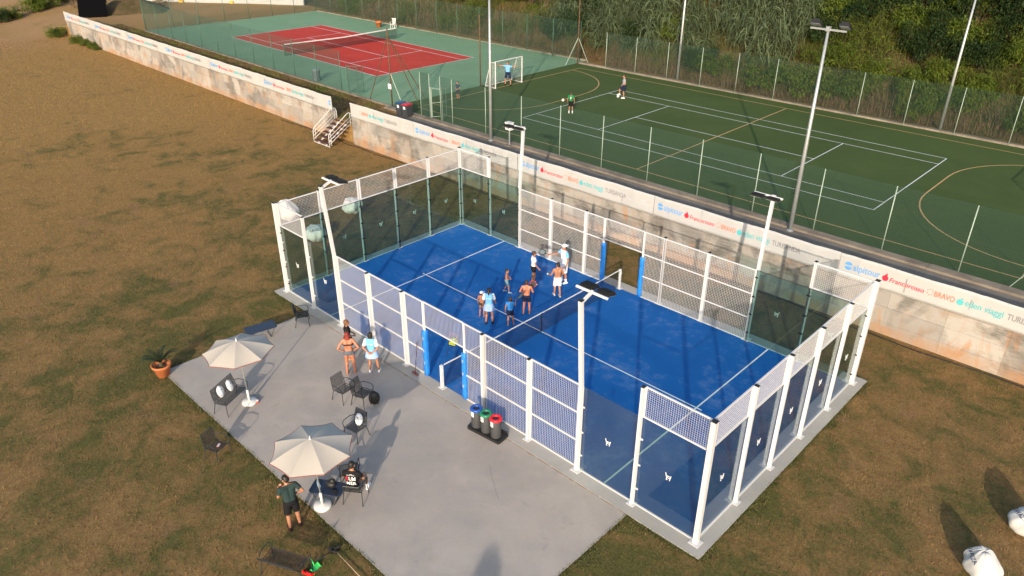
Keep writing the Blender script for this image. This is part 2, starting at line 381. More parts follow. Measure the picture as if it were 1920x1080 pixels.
def banner(label, org, ang, off0, off1, ph):
    """one printed length of vinyl; local x runs along the wall from the printed rule"""
    t = thing('banner', label, 'banner', org, math.degrees(ang), 'sponsor banners along the wall')
    nx = max(4, int((off1-off0)/.11)); nz = 8; mb = MB()
    for th in (0, .006):
        for i in range(nx+1):
            for j in range(nz+1):
                x = off0+(off1-off0)*i/nx; z = j/nz
                mb.v.append((x, th-banner_wave(x, z, ph), z*BH+.01*math.sin(x*1.7+ph)*(1 if j == nz else 0)))
    q = nz+1; k = (nx+1)*q
    for i in range(nx):
        for j in range(nz):
            a = i*q+j; mb.f += [(a, a+q, a+q+1, a+1), (k+a, k+a+1, k+a+q+1, k+a+q)]; mb.m += [0, 0]
    for i in range(nx):
        a = i*q; mb.f += [(a, k+a, k+a+q, a+q), (a+nz, a+q+nz, k+a+q+nz, k+a+nz)]; mb.m += [0, 0]
    mb.build('vinyl', m_vinyl, t, True)
    def put(name, m, V, F, dx, dz):
        if not V: return
        P = [(a+dx, b+dz) for a, b in V]
        if min(p[0] for p in P) < off0+.02 or max(p[0] for p in P) > off1-.02: return
        b_ = MB().add([(a, -banner_wave(a, b/BH, ph)-.012, b) for a, b in P], F); b_.build(name, m, t)
    def grp(name, m, parts): 
        V = []; F = []
        for v, f, dx, dz in parts:
            o = len(V); V += [(a+dx, b+dz) for a, b in v]; F += [tuple(i+o for i in q_) for q_ in f]
        put(name, m, V, F, 0, 0)
    zb = .40
    put('printed_rule', p_grey, [(0,.22),(.018,.22),(.018,.78),(0,.78)], [(0,1,2,3)], 0, 0)
    v1, f1 = disc2((.36,zb+.14), .15, 14, .25, math.pi-.1); v2, f2 = disc2((.36,zb+.10), .15, 14, math.pi+.25, 2*math.pi-.1)
    grp('printed_logo', p_blue, [(v1,f1,0,0), (v2,f2,0,0)])
    put('printed_name', p_blue, *text_fit('alpitour', 1.0, .40), .56, zb)
    v1, f1 = disc2((1.76,zb+.08), .115, 16); v2 = [(1.70,zb+.15),(1.84,zb+.15),(1.80,zb+.30)]
    grp('printed_logo', p_red, [(v1,f1,0,0), (v2,[(0,1,2)],0,0)])
    put('printed_name', p_red, *text_fit('Francorosso', 1.25, .27, .25), 1.92, zb-.02)
    ds = []
    for i in range(7):
        a = i*2*math.pi/7; v, f = disc2((3.37+.10*math.cos(a), zb+.10+.12*math.sin(a)), .022, 6); ds.append((v, f, 0, 0))
    grp('printed_logo', p_org, ds)
    put('printed_name', p_org, *text_fit('BRAVO', .68, .31), 3.52, zb-.02)
    v1, f1 = disc2((4.38,zb+.06), .115, 14); v2, f2 = disc2((4.42,zb+.21), .05, 8, sy=.5)
    grp('printed_logo', p_teal, [(v1,f1,0,0), (v2,f2,0,0)])
    put('printed_name', p_teal, *text_fit('eden viaggi', 1.22, .36), 4.54, zb-.02)
    put('printed_name', p_grey, *text_fit('TURISANDA', 1.24, .32), 5.88, zb-.02)
    put('printed_year', p_lg, *text_fit('1924', .28, .13), 7.16, zb-.02)
    put('printed_name', p_lg, *text_fit('PLATINUM WORLD', .72, .085), 7.82, zb-.02)
    v = [(8.0,zb+.16),(8.14,zb+.10),(8.3,zb+.19),(8.14,zb+.125)]; put('printed_logo', p_lg, v, [(0,1,2),(0,2,3)], 0, 0)
    for xx in np.arange(off0+.3, off1-.1, 2.2):
        MB().box((xx, .035, .45), (.04,.04,.98)).build('support_post', m_galv, t)
    # eyelets along both hems
    ey = MB()
    for xx in np.arange(off0+.2, off1-.05, .62):
        for z in (.03, BH-.035): ey.box((xx, -banner_wave(xx, z/BH, ph)-.006, z), (.022,.008,.022))
    ey.build('eyelets', m_galv, t)
    return t
PIT = 8.72; WY = 14.155; BZ = 1.79
rb = ['', 'banner above the wall behind the far left corner of the padel cage',
      'banner above the wall behind the open gap in the far mesh side', 'banner above the wall behind the far right corner of the padel cage', 'banner beyond the padel cage, over bare orange-stained wall']
banner('banner above the wall right beside the white-railed steps', (-17.46, WY, BZ), 0, 2.24, PIT-.01, .4)
for i in range(4): banner(rb[i+1] if i < 3 else rb[4], (-8.74+PIT*i, WY, BZ), 0, .005-.02*0, PIT-.01, i*1.7+1)
banner('banner on the far continuation of the wall past the padel cage', (-8.74+PIT*4, WY, BZ), 0, .005, PIT-.01, 9.1)
la = math.atan2(14.2-yw(-70.3), 52.8)
ordn = ['first','second','third','fourth','fifth','sixth']
for k in range(7):
    x0 = -17.95-8.75*k; dx = x0+70.3
    lab = 'stub of a banner with only a blue mark at the end by the steps' if k == 0 else 'full banner on the tennis court wall, %s from the white-railed steps' % ordn[k-1]
    banner(lab, (-70.3+dx*math.cos(la)+.04*math.sin(la), yw(-70.3)+dx*math.sin(la)-.045, BZ), la, -.6 if k == 6 else .005, .62 if k == 0 else 8.74, k*2.3+.7)

# ------------------------------------------------------------------ steps through the wall
st = thing('garden_steps', 'white-railed open steps with brown treads in the gap of the wall', 'steps', (-16.55, 12.55, -.05))
for i in range(6):
    y = .16+i*.33; z = .2+i*.205
    MB().box((0, y, z), (1.78, .3, .045)).build('tread', m_tread, st)
    for sx in (-.45, .42):
        mb = MB(); mb.bar((sx-.1, y-.1, z-.02), (sx, y+.02, z-.17), .03, .03); mb.bar((sx+.1, y-.1, z-.02), (sx, y+.02, z-.17), .03, .03)
        mb.build('bracket', m_white, st)
for sx in (-.45, .42): MB().bar((sx, .0, .02), (sx, 1.95, 1.25), .05, .08).build('stringer', m_white, st)
MB().tube([(-.86,.02,.06),(.86,.02,.06)], .028).build('foot_rail', m_white, st)
for sx in (-.92, .92):
    def rp(y, z): return (sx, y, z)
    mb = MB(); top = [rp(0,.02), rp(0,.75), rp(.05,.92), rp(.2,1.06), rp(1.55,1.98), rp(1.72,2.03), rp(1.9,1.95), rp(1.98,1.75), rp(1.98,1.2)]
    mb.tube(top, .026)
    for dz in (.22, .45, .68): mb.tube([rp(.0, dz), rp(1.98, dz+1.17)], .016, 6)
    mb.tube([rp(.17,.1), rp(.17,1.03)], .018, 6); mb.tube([rp(1.8,1.1), rp(1.8,2.0)], .018, 6)
    mb.build('railing', m_white, st, True)

# ------------------------------------------------------------------ padel court cage
cage = thing('padel_cage', 'white-framed padel court cage of glass and wire mesh', 'sports cage', (0,0,0))
def post_mesh(h, a, b, plate=.24):
    mb = MB().box((0,0,h/2), (a,b,h)); mb.box((0,0,.008), (plate,plate,.016)); mb.box((0,0,h+.012), (a+.012,b+.012,.024), m=1)
    for z in (.25, 1.1, 1.95, 2.8):
        if z < h: mb.box((0,-b/2-.004,z), (.02,.008,.02), m=2)
    return mb.mesh('post', [m_white, m_blk, m_galv])
P4, P3, PC, PD = post_mesh(4, .08, .11), post_mesh(3, .085, .11), post_mesh(4.02, .135, .135, .3), MB().box((0,0,1.5), (.05,.05,3)).mesh('door_post', m_white)
def glass_geo(h=2.97): 
    return MB().box((0,0,.02+h/2), (1.975,.012,h)).mesh('glass_panel', m_glass)
GL = glass_geo()
def logo_geo():
    mb = MB()
    def s_(p, q): mb.bar((p[0],0,p[1]), (q[0],0,q[1]), .006, .022)
    s_((-.115,.13),(-.075,-.02)); s_((-.075,-.12),(-.035,.035)); s_((-.045,.035),(.06,.035)); s_((-.065,-.035),(.065,-.035)); s_((.045,-.12),(.085,.085)); s_((-.075,-.12),(-.03,-.12))
    return mb.mesh('glass_logo', p_white)
LG = logo_geo()
def grid_geo(w_, h, pitch=.066, t=.0049):
    mb = MB(); nx = round(w_/pitch); nz = round(h/pitch)
    for i in range(nx+1):
        x = -w_/2+w_*i/nx; mb.wire((x,0,0), (x,0,h), t)
    for j in range(nz+1):
        z = h*j/nz; mb.wire((-w_/2,.006,z), (w_/2,.006,z), t)
    return mb.mesh('wire_mesh', m_wire)
GT, G3, GD, GS = grid_geo(1.9, .92), grid_geo(1.88, 2.93), grid_geo(1.9, .95), grid_geo(.98, 2.93)
def frame_geo(w_, zs, t=.04, h0=0, h1=1, sides=True):
    mb = MB()
    for z in zs: mb.box((0,0,z), (w_,t,t))
    if sides:
        for x in (-w_/2+t/2, w_/2-t/2): mb.box((x,0,(h0+h1)/2), (t-.002,t-.004,h1-h0-.03))
    return mb.mesh('frame', m_white)
FT, F3, FD, FS = frame_geo(1.93, (.03,.975)), frame_geo(1.94, (.03,1.0,2.0,2.98), h1=3), frame_geo(1.96, (.03,.975), sides=False), frame_geo(1.0, (.03,1.0,2.0,2.98), h1=3)
SILL = MB().box((0,0,.012), (1.99,.05,.024)).mesh('sill_rail', m_white)
def gasket():
    mb = MB()
    for x in (-.985, .985): mb.box((x,0,1.5), (.014,.02,2.96))
    mb.box((0,0,2.995), (1.98,.018,.016)); return mb.mesh('gasket', m_blk)
GK = gasket()
def clamps():
    mb = MB()
    for x in (-.985, .985):
        for z in (.35, 1.15, 1.9, 2.7): mb.box((x,0,z), (.12,.034,.045))
    return mb.mesh('clamps', m_blk)
CL = clamps()
def clampw():
    mb = MB()
    for x in (-.93,):
        for z in (.55, 1.4, 2.3): mb.box((x,-.02,z), (.08,.03,.04))
    return mb.mesh('outer_clamps', m_white)
CW = clampw()
def cpart(name, me, x, y, z=0, rz=0): return link(name, me, cage, (x,y,z), R(rz))
def glass_at(x, y, rz, dark):
    o = cpart('glass_panel', GL, x, y, 0, rz)
    l_ = link('logo', LG, o, (0, -.012, 1.55)); l_.scale = (.85, 1, .85)
    link('sill_rail', SILL, o, (0, -.03, 0))
    if dark: link('gasket', GK, o, (0,.0,0)); link('clamps', CL, o, (0,.0,0))
    else: link('outer_clamps', CW, o, (0,0,0))
def mesh_at(F, Gd, x, y, z, rz): o = cpart('mesh_panel', F, x, y, z, rz); link('wire_mesh', Gd, o, (0, .004, .035))
for y, rz, dark in ((0, 0, False), (10, 180, True)):
    yo = y-.075 if y == 0 else y+.075
    for xx in (2, 18): cpart('post', P4, xx, yo, 0, rz)
    for xx in (6, 8, 12, 14): cpart('post', P3, xx, yo, 0, rz)
    for xx in (9.06, 11.06): cpart('door_post', PD, xx, y)
    for xx in (1, 3, 17, 19): glass_at(xx, y, rz, dark)
    for xx in (1, 19): mesh_at(FT, GT, xx, y, 3.01, rz)
    for xx in (5, 7, 13, 15): mesh_at(F3, G3, xx, y, 0, rz)
    for xx in (8.53, 11.56): mesh_at(FS, GS, xx, y, 0, rz)
    mesh_at(FD, GD, 10.06, y, 2.02, rz)
    for xx, s_ in ((9.06, 1), (11.06, -1)):
        pd = MB()
        prof = [(-.075,-.075),(.075,-.075),(.085,-.06),(.085,.06),(.075,.075),(-.075,.075),(-.085,.06),(-.085,-.06)]
        n_ = 14
        for i in range(n_):
            z0 = .03+1.97*i/n_; k = 1+.05*math.sin(i*1.9+xx)
            for a, b in prof: pd.v.append((a*k, b*k, z0))
        for i in range(n_-1):
            for j in range(8): pd.f.append((i*8+j, i*8+(j+1)%8, (i+1)*8+(j+1)%8, (i+1)*8+j)); pd.m.append(0)
        pd.f += [tuple(range(7,-1,-1)), tuple((n_-1)*8+j for j in range(8))]; pd.m += [0, 0]
        o = pd.build('door_pad', m_pad, cage, True); o.location = (xx, y, 0)
        mk = MB()
        for z in (.5, 1.0, 1.5): mk.bar((.01, -.1, z), (-.02, -.1, z+.12), .004, .02); mk.bar((.01,-.1,z+.06),(.04,-.1,z+.12), .004, .02)
        link('pad_print', mk.mesh('pad_print', p_lg), o, (0, 0 if y == 0 else .2, 0))
for x, rz, dark in ((0, -90, True), (20, 90, False)):
    xo = x-.075 if x == 0 else x+.075
    for yy in (2, 4, 6, 8): cpart('post', P4, xo, yy, 0, rz)
    for yy in (1, 3, 5, 7, 9): glass_at(x, yy, rz, dark); mesh_at(FT, GT, x, yy, 3.01, rz)
for x in (-.07, 20.07):
    for y in (-.07, 10.07): cpart('corner_post', PC, x, y)
# floodlight poles that rise from the cage sides
def fin_box(mb, c, d, M_, m=0):
    mb.box(c, d, M_, m)
def flood_head(kind='cage'):
    """black finned floodlight facing down, local origin at its bracket"""
    mb = MB().box((0,0,0), (.46,.38,.05)).box((0,0,-.03), (.44,.36,.012), m=1)
    for i in range(11): mb.box((-.2+.04*i, 0, .05), (.012,.34,.06))
    mb.box((0,-.21,0), (.3,.05,.03)); return mb.mesh('floodlight', [m_blk, m_galv])
FH = flood_head()
fl_labels = {(4,0): 'tall white cranked floodlight pole beside the lone chair by the cage', (16,0): 'tall white cranked floodlight pole by the glass corner bay facing the patio',
             (4,10): 'white cranked floodlight pole against the wall, by the cage corner towards the steps', (16,10): 'white cranked floodlight pole against the wall, at the right end of the far mesh'}
for (x, y), lab in fl_labels.items():
    s_ = -1 if y == 0 else 1          # outward
    t = thing('floodlight_pole', lab, 'floodlight', (x, y+.08*s_, 0), 0, 'floodlight poles of the padel court')
    mb = MB().box((0,0,1.5), (.115,.12,3.0)); mb.box((0,0,.009), (.3,.3,.018)); mb.build('lower_pole', m_white, t)
    MB().bar((0,0,2.98), (0,.22*s_,5.85), .105, .11).build('upper_pole', m_white, t)
    MB().box((0,.225*s_,5.865), (.13,.12,.03)).build('pole_cap', m_blk, t)
    MB().bar((0,.2*s_,5.78), (0,-.26*s_,5.95), .07, .07).build('arm', m_white, t)
    cb = MB().tube([(-.52,-.22*s_,5.93), (.52,-.22*s_,5.93)], .04, 10).build('crossbar', m_white, t)
    for xx in (-.27, .29):
        o = link('floodlight', FH, t, (xx, -.46*s_, 5.93)); o.scale = (.9,.88,.9); o.rotation_euler = (R(-8)*s_*-1, 0, 0 if s_ < 0 else math.pi)
        if xx > 0: o.rotation_euler[0] *= 1.6
# net
nt_ = thing('padel_net', 'low padel net with white tape across the blue court', 'net', (10,0,0))
for y in (-.12, 10.0):
    mb = MB().box((0,y,.46), (.09,.09,.92)).box((0,y,.006), (.26,.2,.016)).box((.06,y,.75),(.03,.05,.1)); mb.build('net_post', m_white, nt_)
def sag(y): return .92-.04*(1-((y-5)/5)**2)
mb = MB()
for i in range(20): mb.bar((0,i*.5,sag(i*.5)-.025), (0,i*.5+.5,sag(i*.5+.5)-.025), .012, .05)
mb.build('tape', m_white, nt_)
mb = MB()
for i in range(201): mb.wire((0,i*.05,.02), (0,i*.05,sag(i*.05)-.04), .0042)
for j in range(18):
    for i in range(10): mb.wire((0,i,.02+(sag(i)-.07)*j/17), (0,i+1,.02+(sag(i+1)-.07)*j/17), .0042)
o = mb.build('netting', m_blk, nt_); o['kind'] = 'stuff'
MB().box((0,5,.43), (.014,.05,.86)).build('centre_strap', m_blk, nt_)

# ------------------------------------------------------------------ upper fences, masts, goals
def link_geo(w_, h, pitch=.085, t=.0038):
    mb = MB(); n = int((w_+h)/pitch)
    for i in range(1, n):
        c = i*pitch
        for sgn in (1, -1):
            # lines x + z = c clipped to the panel
            x0, z0 = (c, 0) if c <= w_ else (w_, c-w_); x1, z1 = (0, c) if c <= h else (c-h, h)
            if sgn < 0: x0, x1 = w_-x0, w_-x1
            mb.wire((x0,.003*sgn,z0), (x1,.003*sgn,z1), t)
    mb.wire((0,0,h), (w_,0,h), .006); mb.wire((0,0,h/2), (w_,0,h/2), .005); mb.wire((0,0,.05), (w_,0,.05), .005)
    return mb.mesh('chain_link', m_link)
LK = link_geo(3.1, 2.9)
LKV = link_geo(3.1, 2.9, .085, .0042)
def fence(label, pts, mpost, r=.03, h=3.0, skip=(), lk=LK, braces=()):
    t = thing('chain_link_fence', label, 'fence', (*pts[0], UZ))
    o = Vector((*pts[0], 0))
    pm = MB().tube([(0,0,-.2),(0,0,h)], r, 8).mesh('post', mpost, True)
    for i, p in enumerate(pts):
        q = Vector((*p,0))-o; link('post', pm, t, q)
        if i+1 < len(pts) and i not in skip:
            d = Vector((*pts[i+1],0))-Vector((*p,0)); k = link('chain_link', lk, t, q+Vector((0,0,.04)), math.atan2(d.y, d.x)); k.scale = (d.length/3.1, 1, (h-.05)/2.9)
    for i, dx, dy in braces:
        q = Vector((*pts[i],0))-o; MB().tube([q+Vector((0,0,h*.8)), q+Vector((dx,dy,0))], r*.8, 6).build('brace', mpost, t)
    return t
nx_ = [-13.66,-12.7,-11.6,-10.45]+[-7.31+3.1*i for i in range(16)]
fence('pale-posted wire fence between the path and the football pitch', [(x,18.87) for x in nx_], m_gpost, .026, skip=(1,), braces=((14,-1.25,0),))
fence('pale-posted wire fence at the foot of the hill behind the football pitch', [(-13.9+3.12*i, 39.78) for i in range(17)], m_gpost, .025)
fence('dark green wire fence between the tennis court and the wall', [(-61.2+3.43*i, 19.9-.0205*3.43*i) for i in range(12)], m_dpost, .028, 3.05)
fence('dark green wire fence behind the far side of the tennis court', [(-60.7+3.3*i, 41.05) for i in range(14)], m_dpost, .03, 3.3)
fence('dark green wire fence across the earth-road end of the tennis court', [(-61.2+.09*i, 19.95+3.0*i) for i in range(8)], m_dpost, .035, 3.4)
# tall rusty masts with ball-stop nets
mast_l = ['rusty braced mast with white notice, beside the wheeled bins', 'slim rusty mast standing behind the football goal', 'rusty braced mast in the far corner of the football pitch']
for (x, y, h), lab, legs in zip(((-17.03,18.97,5.4),(-16.94,27.67,5.4),(-16.8,39.5,5.6)), mast_l, (((-3,.25,4.9),(.15,3.0,4.9),(.35,2.1,4.9)), (), ((-.45,-1.1,2.3),(.5,.9,2.3)))):
    t = thing('net_mast', lab, 'mast', (x,y,UZ), 0, 'masts of the ball-stop net')
    MB().tube([(0,0,-.1),(0,0,h)], .05, 8).build('mast', m_rust, t, True)
    for a, b, z in legs: MB().tube([(0,0,z),(a,b,0)], .032, 6).build('leg', m_rust if h < 5.5 else m_gpost, t)
    if y < 20:
        MB().tube([(0,0,2.4),(1.0,.25,0)], .025, 6).build('brace', m_gpost, t); MB().box((-.05,-.08,1.45), (.34,.02,.36)).build('notice', p_white, t)
bn = thing('ball_stop_net', 'thin dark ball-stop net hung between the rusty masts', 'net', (-17,19,UZ))
mb = MB()
for (y0, y1) in ((0,8.7), (8.7,20.5)):
    n = int((y1-y0)/.14)
    for i in range(n): mb.wire((.02,y0+(y1-y0)*i/n,.1), (.02,y0+(y1-y0)*i/n,5.2), .0028)
    for j in range(37): mb.wire((.02,y0,.1+j*.14), (.02,y1,.1+j*.14), .0028)
o = mb.build('netting', m_link, bn); o['kind'] = 'stuff'
# gates
def gate(label, x, y, rz, leaf, wd=1.15, m=m_gpost):
    t = thing('gate', label, 'gate', (x,y,UZ), rz)
    MB().tube([(0,0,0),(0,0,2.1),(wd,0,2.1),(wd,0,0)], .035, 6).build('gate_frame', m, t)
    lf = MB().tube([(.04,0,.1),(.04,0,2.0),(wd*.9,0,2.0),(wd*.9,0,.1),(.04,0,.1)], .025, 6).tube([(.04,0,1.05),(wd*.9,0,1.05)], .02, 6)
    o = lf.build('gate_leaf', m, t); o.rotation_euler = (0,0,R(leaf)); o.location = (.03,0,0)
    k = link('chain_link', LK, o, (.04,0,.1)); k.scale = ((wd*.86)/3.1, 1, 1.9/2.9)
gate('open pale gate in the football fence behind the wheeled bins', -12.7, 18.95, 0, 62)
gate('green gate in the tennis court fence by the rusty mast', -22.6, 19.12, 0, 50, 1.3, m_dpost)
# football goals
def goal(label, x, rz):
    t = thing('football_goal', label, 'goal', (x,29.46,UZ), rz, 'goals of the small football pitch')
    MB().tube([(0,-1.5,0),(0,-1.5,2.05),(0,1.5,2.05),(0,1.5,0)], .045, 8).build('goal_frame', m_white, t, False)
    for s_ in (-1.5, 1.5): MB().tube([(0,s_,2.03),(-.55,s_,1.9),(-1.15,s_,.03),(0,s_,.03)], .028, 6).build('side_frame', m_white, t)
    MB().tube([(-1.15,-1.5,.03),(-1.15,1.5,.03)], .028, 6).build('ground_bar', m_white, t)
    mb = MB()
    def bk(v): # back profile
        return (-.55*v/.25, 2.05-.15*v/.25) if v < .25 else (-.55-.6*(v-.25)/.75, 1.9-1.87*(v-.25)/.75)
    for i in range(26):
        y = -1.5+3*i/25; pr_ = [bk(v) for v in (0,.25,.6,1)]
        for a, b in zip(pr_[:-1], pr_[1:]): mb.wire((a[0],y,a[1]), (b[0],y,b[1]), .003)
    for j in range(22): a = bk(j/21); mb.wire((a[0],-1.5,a[1]), (a[0],1.5,a[1]), .003)
    for s_ in (-1.5, 1.5):
        for j in range(1, 20): a = bk(j/20); mb.wire((0,s_,a[1]), (a[0],s_,a[1]), .003)
        for j in range(1, 9): mb.wire((-1.1*j/9,s_,.05), (-1.1*j/9,s_,2.0-1.4*max(0,j/9-.45)*1.8), .003)
    o = mb.build('netting', simple('goal_net', (.6,.62,.62), .8), t); o['kind'] = 'stuff'
goal('white-framed goal with the keeper in light blue standing in it', -15.55, 0)
goal('white-framed goal at the open end of the football pitch', 22.6, 180)
# tennis net
tn = thing('tennis_net', 'long tennis net with white band across the red court', 'net', (-38.45,29.75,UZ), math.degrees(-.017))
for y in (-6.5, 6.5): MB().tube([(0,y,-.1),(0,y,1.1)], .06, 8).build('net_post', m_dpost, tn)
def tsag(y): return 1.07-.14*(1-abs(y)/6.5)
mb = MB()
for i in range(26): mb.bar((0,-6.5+i*.5,tsag(-6.5+i*.5)-.05), (0,-6+i*.5,tsag(-6+i*.5)-.05), .03, .1)
mb.build('band', m_white, tn)
mb = MB()
for i in range(218): y = -6.5+13*i/217; mb.wire((0,y,.02), (0,y,tsag(y)-.06), .0075)
for j in range(17):
    for a, b in ((-6.5,0), (0,6.5)): mb.wire((0,a,.02+(tsag(a)-.1)*j/16), (0,b,.02+(tsag(b)-.1)*j/16), .0075)
o = mb.build('netting', m_blk, tn); o['kind'] = 'stuff'
# tall light masts of the upper courts
lm = {(-6.23,18.26): 'tall grey light mast by the meter box on the path', (13.59,18.2): 'tall grey light mast with twin lamps rising from the path behind the cage corner',
      (-6.9,40.25): 'tall grey light mast at the hill foot behind the man with the ball', (13.2,40.25): 'tall grey light mast at the hill foot towards the open end of the pitch'}
for (x, y), lab in lm.items():
    t = thing('light_mast', lab, 'light mast', (x,y,UZ), 0, 'tall light masts of the football pitch')
    MB().tube([(0,0,-.2),(0,0,4),(0,0,8.9)], [.1,.085,.055], 12).build('pole', m_galv, t, True)
    MB().lathe([(.16,-.05),(.16,.03),(.12,.06)], 12).build('base_collar', m_galv, t)
    s_ = 1 if y < 30 else -1
    MB().box((0,.0,8.92), (1.5,.07,.07)).box((0,0,8.95), (.16,.16,.18)).build('crossarm', m_galv, t)
    for xx in (-.6, .6):
        hb = MB().box((0,0,0), (.42,.34,.1)).box((0,0,-.055), (.38,.3,.012), m=1).box((0,-.12,.09), (.3,.1,.1)); o = hb.build('lamp_head', [m_blk, m_galv], t); o.location = (xx,.16*s_,9.08); o.rotation_euler = (R(28)*-s_, 0, 0 if s_ > 0 else math.pi)

# ------------------------------------------------------------------ patio furniture
PZ = -.015
def chair(label, x, y, rz, z=PZ, group='charcoal metal armchairs', wd=.52, name='armchair', cat='chair', bk=((-.27,.66),(-.31,.86))):
    """local +y is the way a sitter faces"""
    t = thing(name, label, cat, (x,y,z), rz, group); hw = wd/2; r = .0135
    def slats(fn, n, nm, bars=True):
        mb = MB()
        for i in range(n):
            a = -hw+.03+(wd-.06)*(i+.5)/n; pts = fn(a)
            for p, q in zip(pts[:-1], pts[1:]): mb.bar(p, q, (wd-.06)/n*.55, .006)
        return mb.build(nm, m_seat, t)
    k = max(14, int(wd/.034))
    slats(lambda a: [(a,-.2,.42),(a,.0,.405),(a,.22,.435)], k, 'seat')
    slats(lambda a: [(a,-.215,.44),(a,*bk[0]),(a,*bk[1])], k, 'backrest')
    fr = MB().tube([(-hw,-.2,.42),(-hw,.24,.44),(hw,.24,.44),(hw,-.2,.42),(-hw,-.2,.42)], r, 6)
    fr.tube([(-hw,-.2,.42),(-hw+.005,*bk[0]),(-hw+.03,bk[1][0]-.005,bk[1][1]+.02),(hw-.03,bk[1][0]-.005,bk[1][1]+.02),(hw-.005,*bk[0]),(hw,-.2,.42)], r, 6)
    fr.build('frame', m_frame, t)
    for s_ in (-1, 1):
        MB().tube([(s_*hw,.22,.44),(s_*(hw+.03),.25,.0)], r, 6).build('leg', m_frame, t)
        MB().tube([(s_*hw,-.2,.42),(s_*(hw+.03),-.3,.0)], r, 6).build('leg', m_frame, t)
        MB().tube([(s_*hw,-.255,.62),(s_*(hw+.05),-.1,.655),(s_*(hw+.05),.16,.655),(s_*(hw+.04),.245,.6),(s_*(hw+.01),.245,.44)], r, 6).build('armrest', m_frame, t)
    return t
chair('empty armchair set apart at the cage corner, facing the court', 2.78, -1.1, -32)
chair('empty armchair pushed behind another, beside the women', 8.1, -2.85, -82)
chair('empty armchair next to the black backpack', 8.75, -2.55, -72)
chair('armchair holding one white drawstring bag upright', 10.05, -3.75, 190)
chair('armchair at the edge of the lawn with a phone on its seat', 7.75, -7.2, -70, -.05)
mc = chair('armchair with the man in the black shirt sitting in it', 12.25, -5.35, 36, bk=((-.25,.55),(-.28,.66)))
chair('armchair half hidden under the parasol beside the sitting man', 11.55, -5.05, 60)
chair('two-seat bench with two white drawstring bags on it', 5.72, -5.66, -64, group='charcoal metal benches', wd=1.12, name='bench', cat='bench')
chair('two-seat bench standing on the grass beside the dustpans', 13.13, -8.1, 25, -.05, 'charcoal metal benches', 1.12, 'bench', 'bench', ((-.30,.56),(-.37,.68)))
def low_table(label, x, y, rz, z=PZ, sx=.95, sy=.55):
    t = thing('low_table', label, 'table', (x,y,z), rz, 'dark folding low tables')
    hx, hy = sx/2, sy/2; c = .07
    pts = [(-hx+c,-hy),(hx-c,-hy),(hx,-hy+c),(hx,hy-c),(hx-c,hy),(-hx+c,hy),(-hx,hy-c),(-hx,-hy+c)]
    MB().prism(pts, .40, .43).build('table_top', simple('navy_mesh_top', (.018,.028,.06), .5, var=.25, scale=25), t)
    for s_ in (-1, 1): MB().tube([(s_*hx*.85,-hy*.7,.4),(s_*hx*.5,-hy*.8,.02),(s_*hx*.5,hy*.8,.02),(s_*hx*.85,hy*.7,.4)], .014, 6).build('leg_frame', m_frame, t)
    return t
low_table('dark folding table cluttered with a bottle and gear by the sitting man', 11.72, -5.9, 32)
low_table('empty dark folding table at the lawn edge behind the far parasol', 2.5, -2.75, 78, PZ, 1.15, .6)
# clutter on the table
def at_tab(dx, dy): a = R(32); return (11.72+dx*math.cos(a)-dy*math.sin(a), -5.9+dx*math.sin(a)+dy*math.cos(a), .415)
b = thing('water_bottle', 'clear blue plastic water bottle lying on the low table', 'bottle', at_tab(-.3,.05), 70)
MB().tube([(0,-.15,.04),(0,.06,.04),(0,.11,.03),(0,.12,.016),(0,.15,.016)], [.038,.038,.03,.014,.014], 10).build('body', simple('bottle_plastic', (.35,.5,.62), .15), b, True)
MB().tube([(0,.145,.016),(0,.17,.016)], .016, 8).build('cap', p_blue, b)
b = thing('gear_bag', 'black gear bag with straps piled on the low table', 'bag', at_tab(.08,.06), 20)
mb = MB().ell((0,0,.1), (.17,.12,.11)).ell((.05,.02,.2), (.09,.08,.09)); mb.build('body', m_blk, b, True)
MB().tube([(-.1,0,.17),(-.06,.05,.3),(.06,.04,.32),(.1,0,.2)], .012, 6).build('strap', m_frame, b)
b = thing('remote_controller', 'small black handset lying on the low table', 'handset', at_tab(.27,-.14), 10)
MB().box((0,0,.018), (.17,.1,.03)).box((0,.02,.036), (.1,.05,.006), m=1).build('body', [m_blk, m_frame], b); MB().tube([(-.05,-.02,.03),(-.05,-.02,.06)], .008, 6).build('stick', m_frame, b)
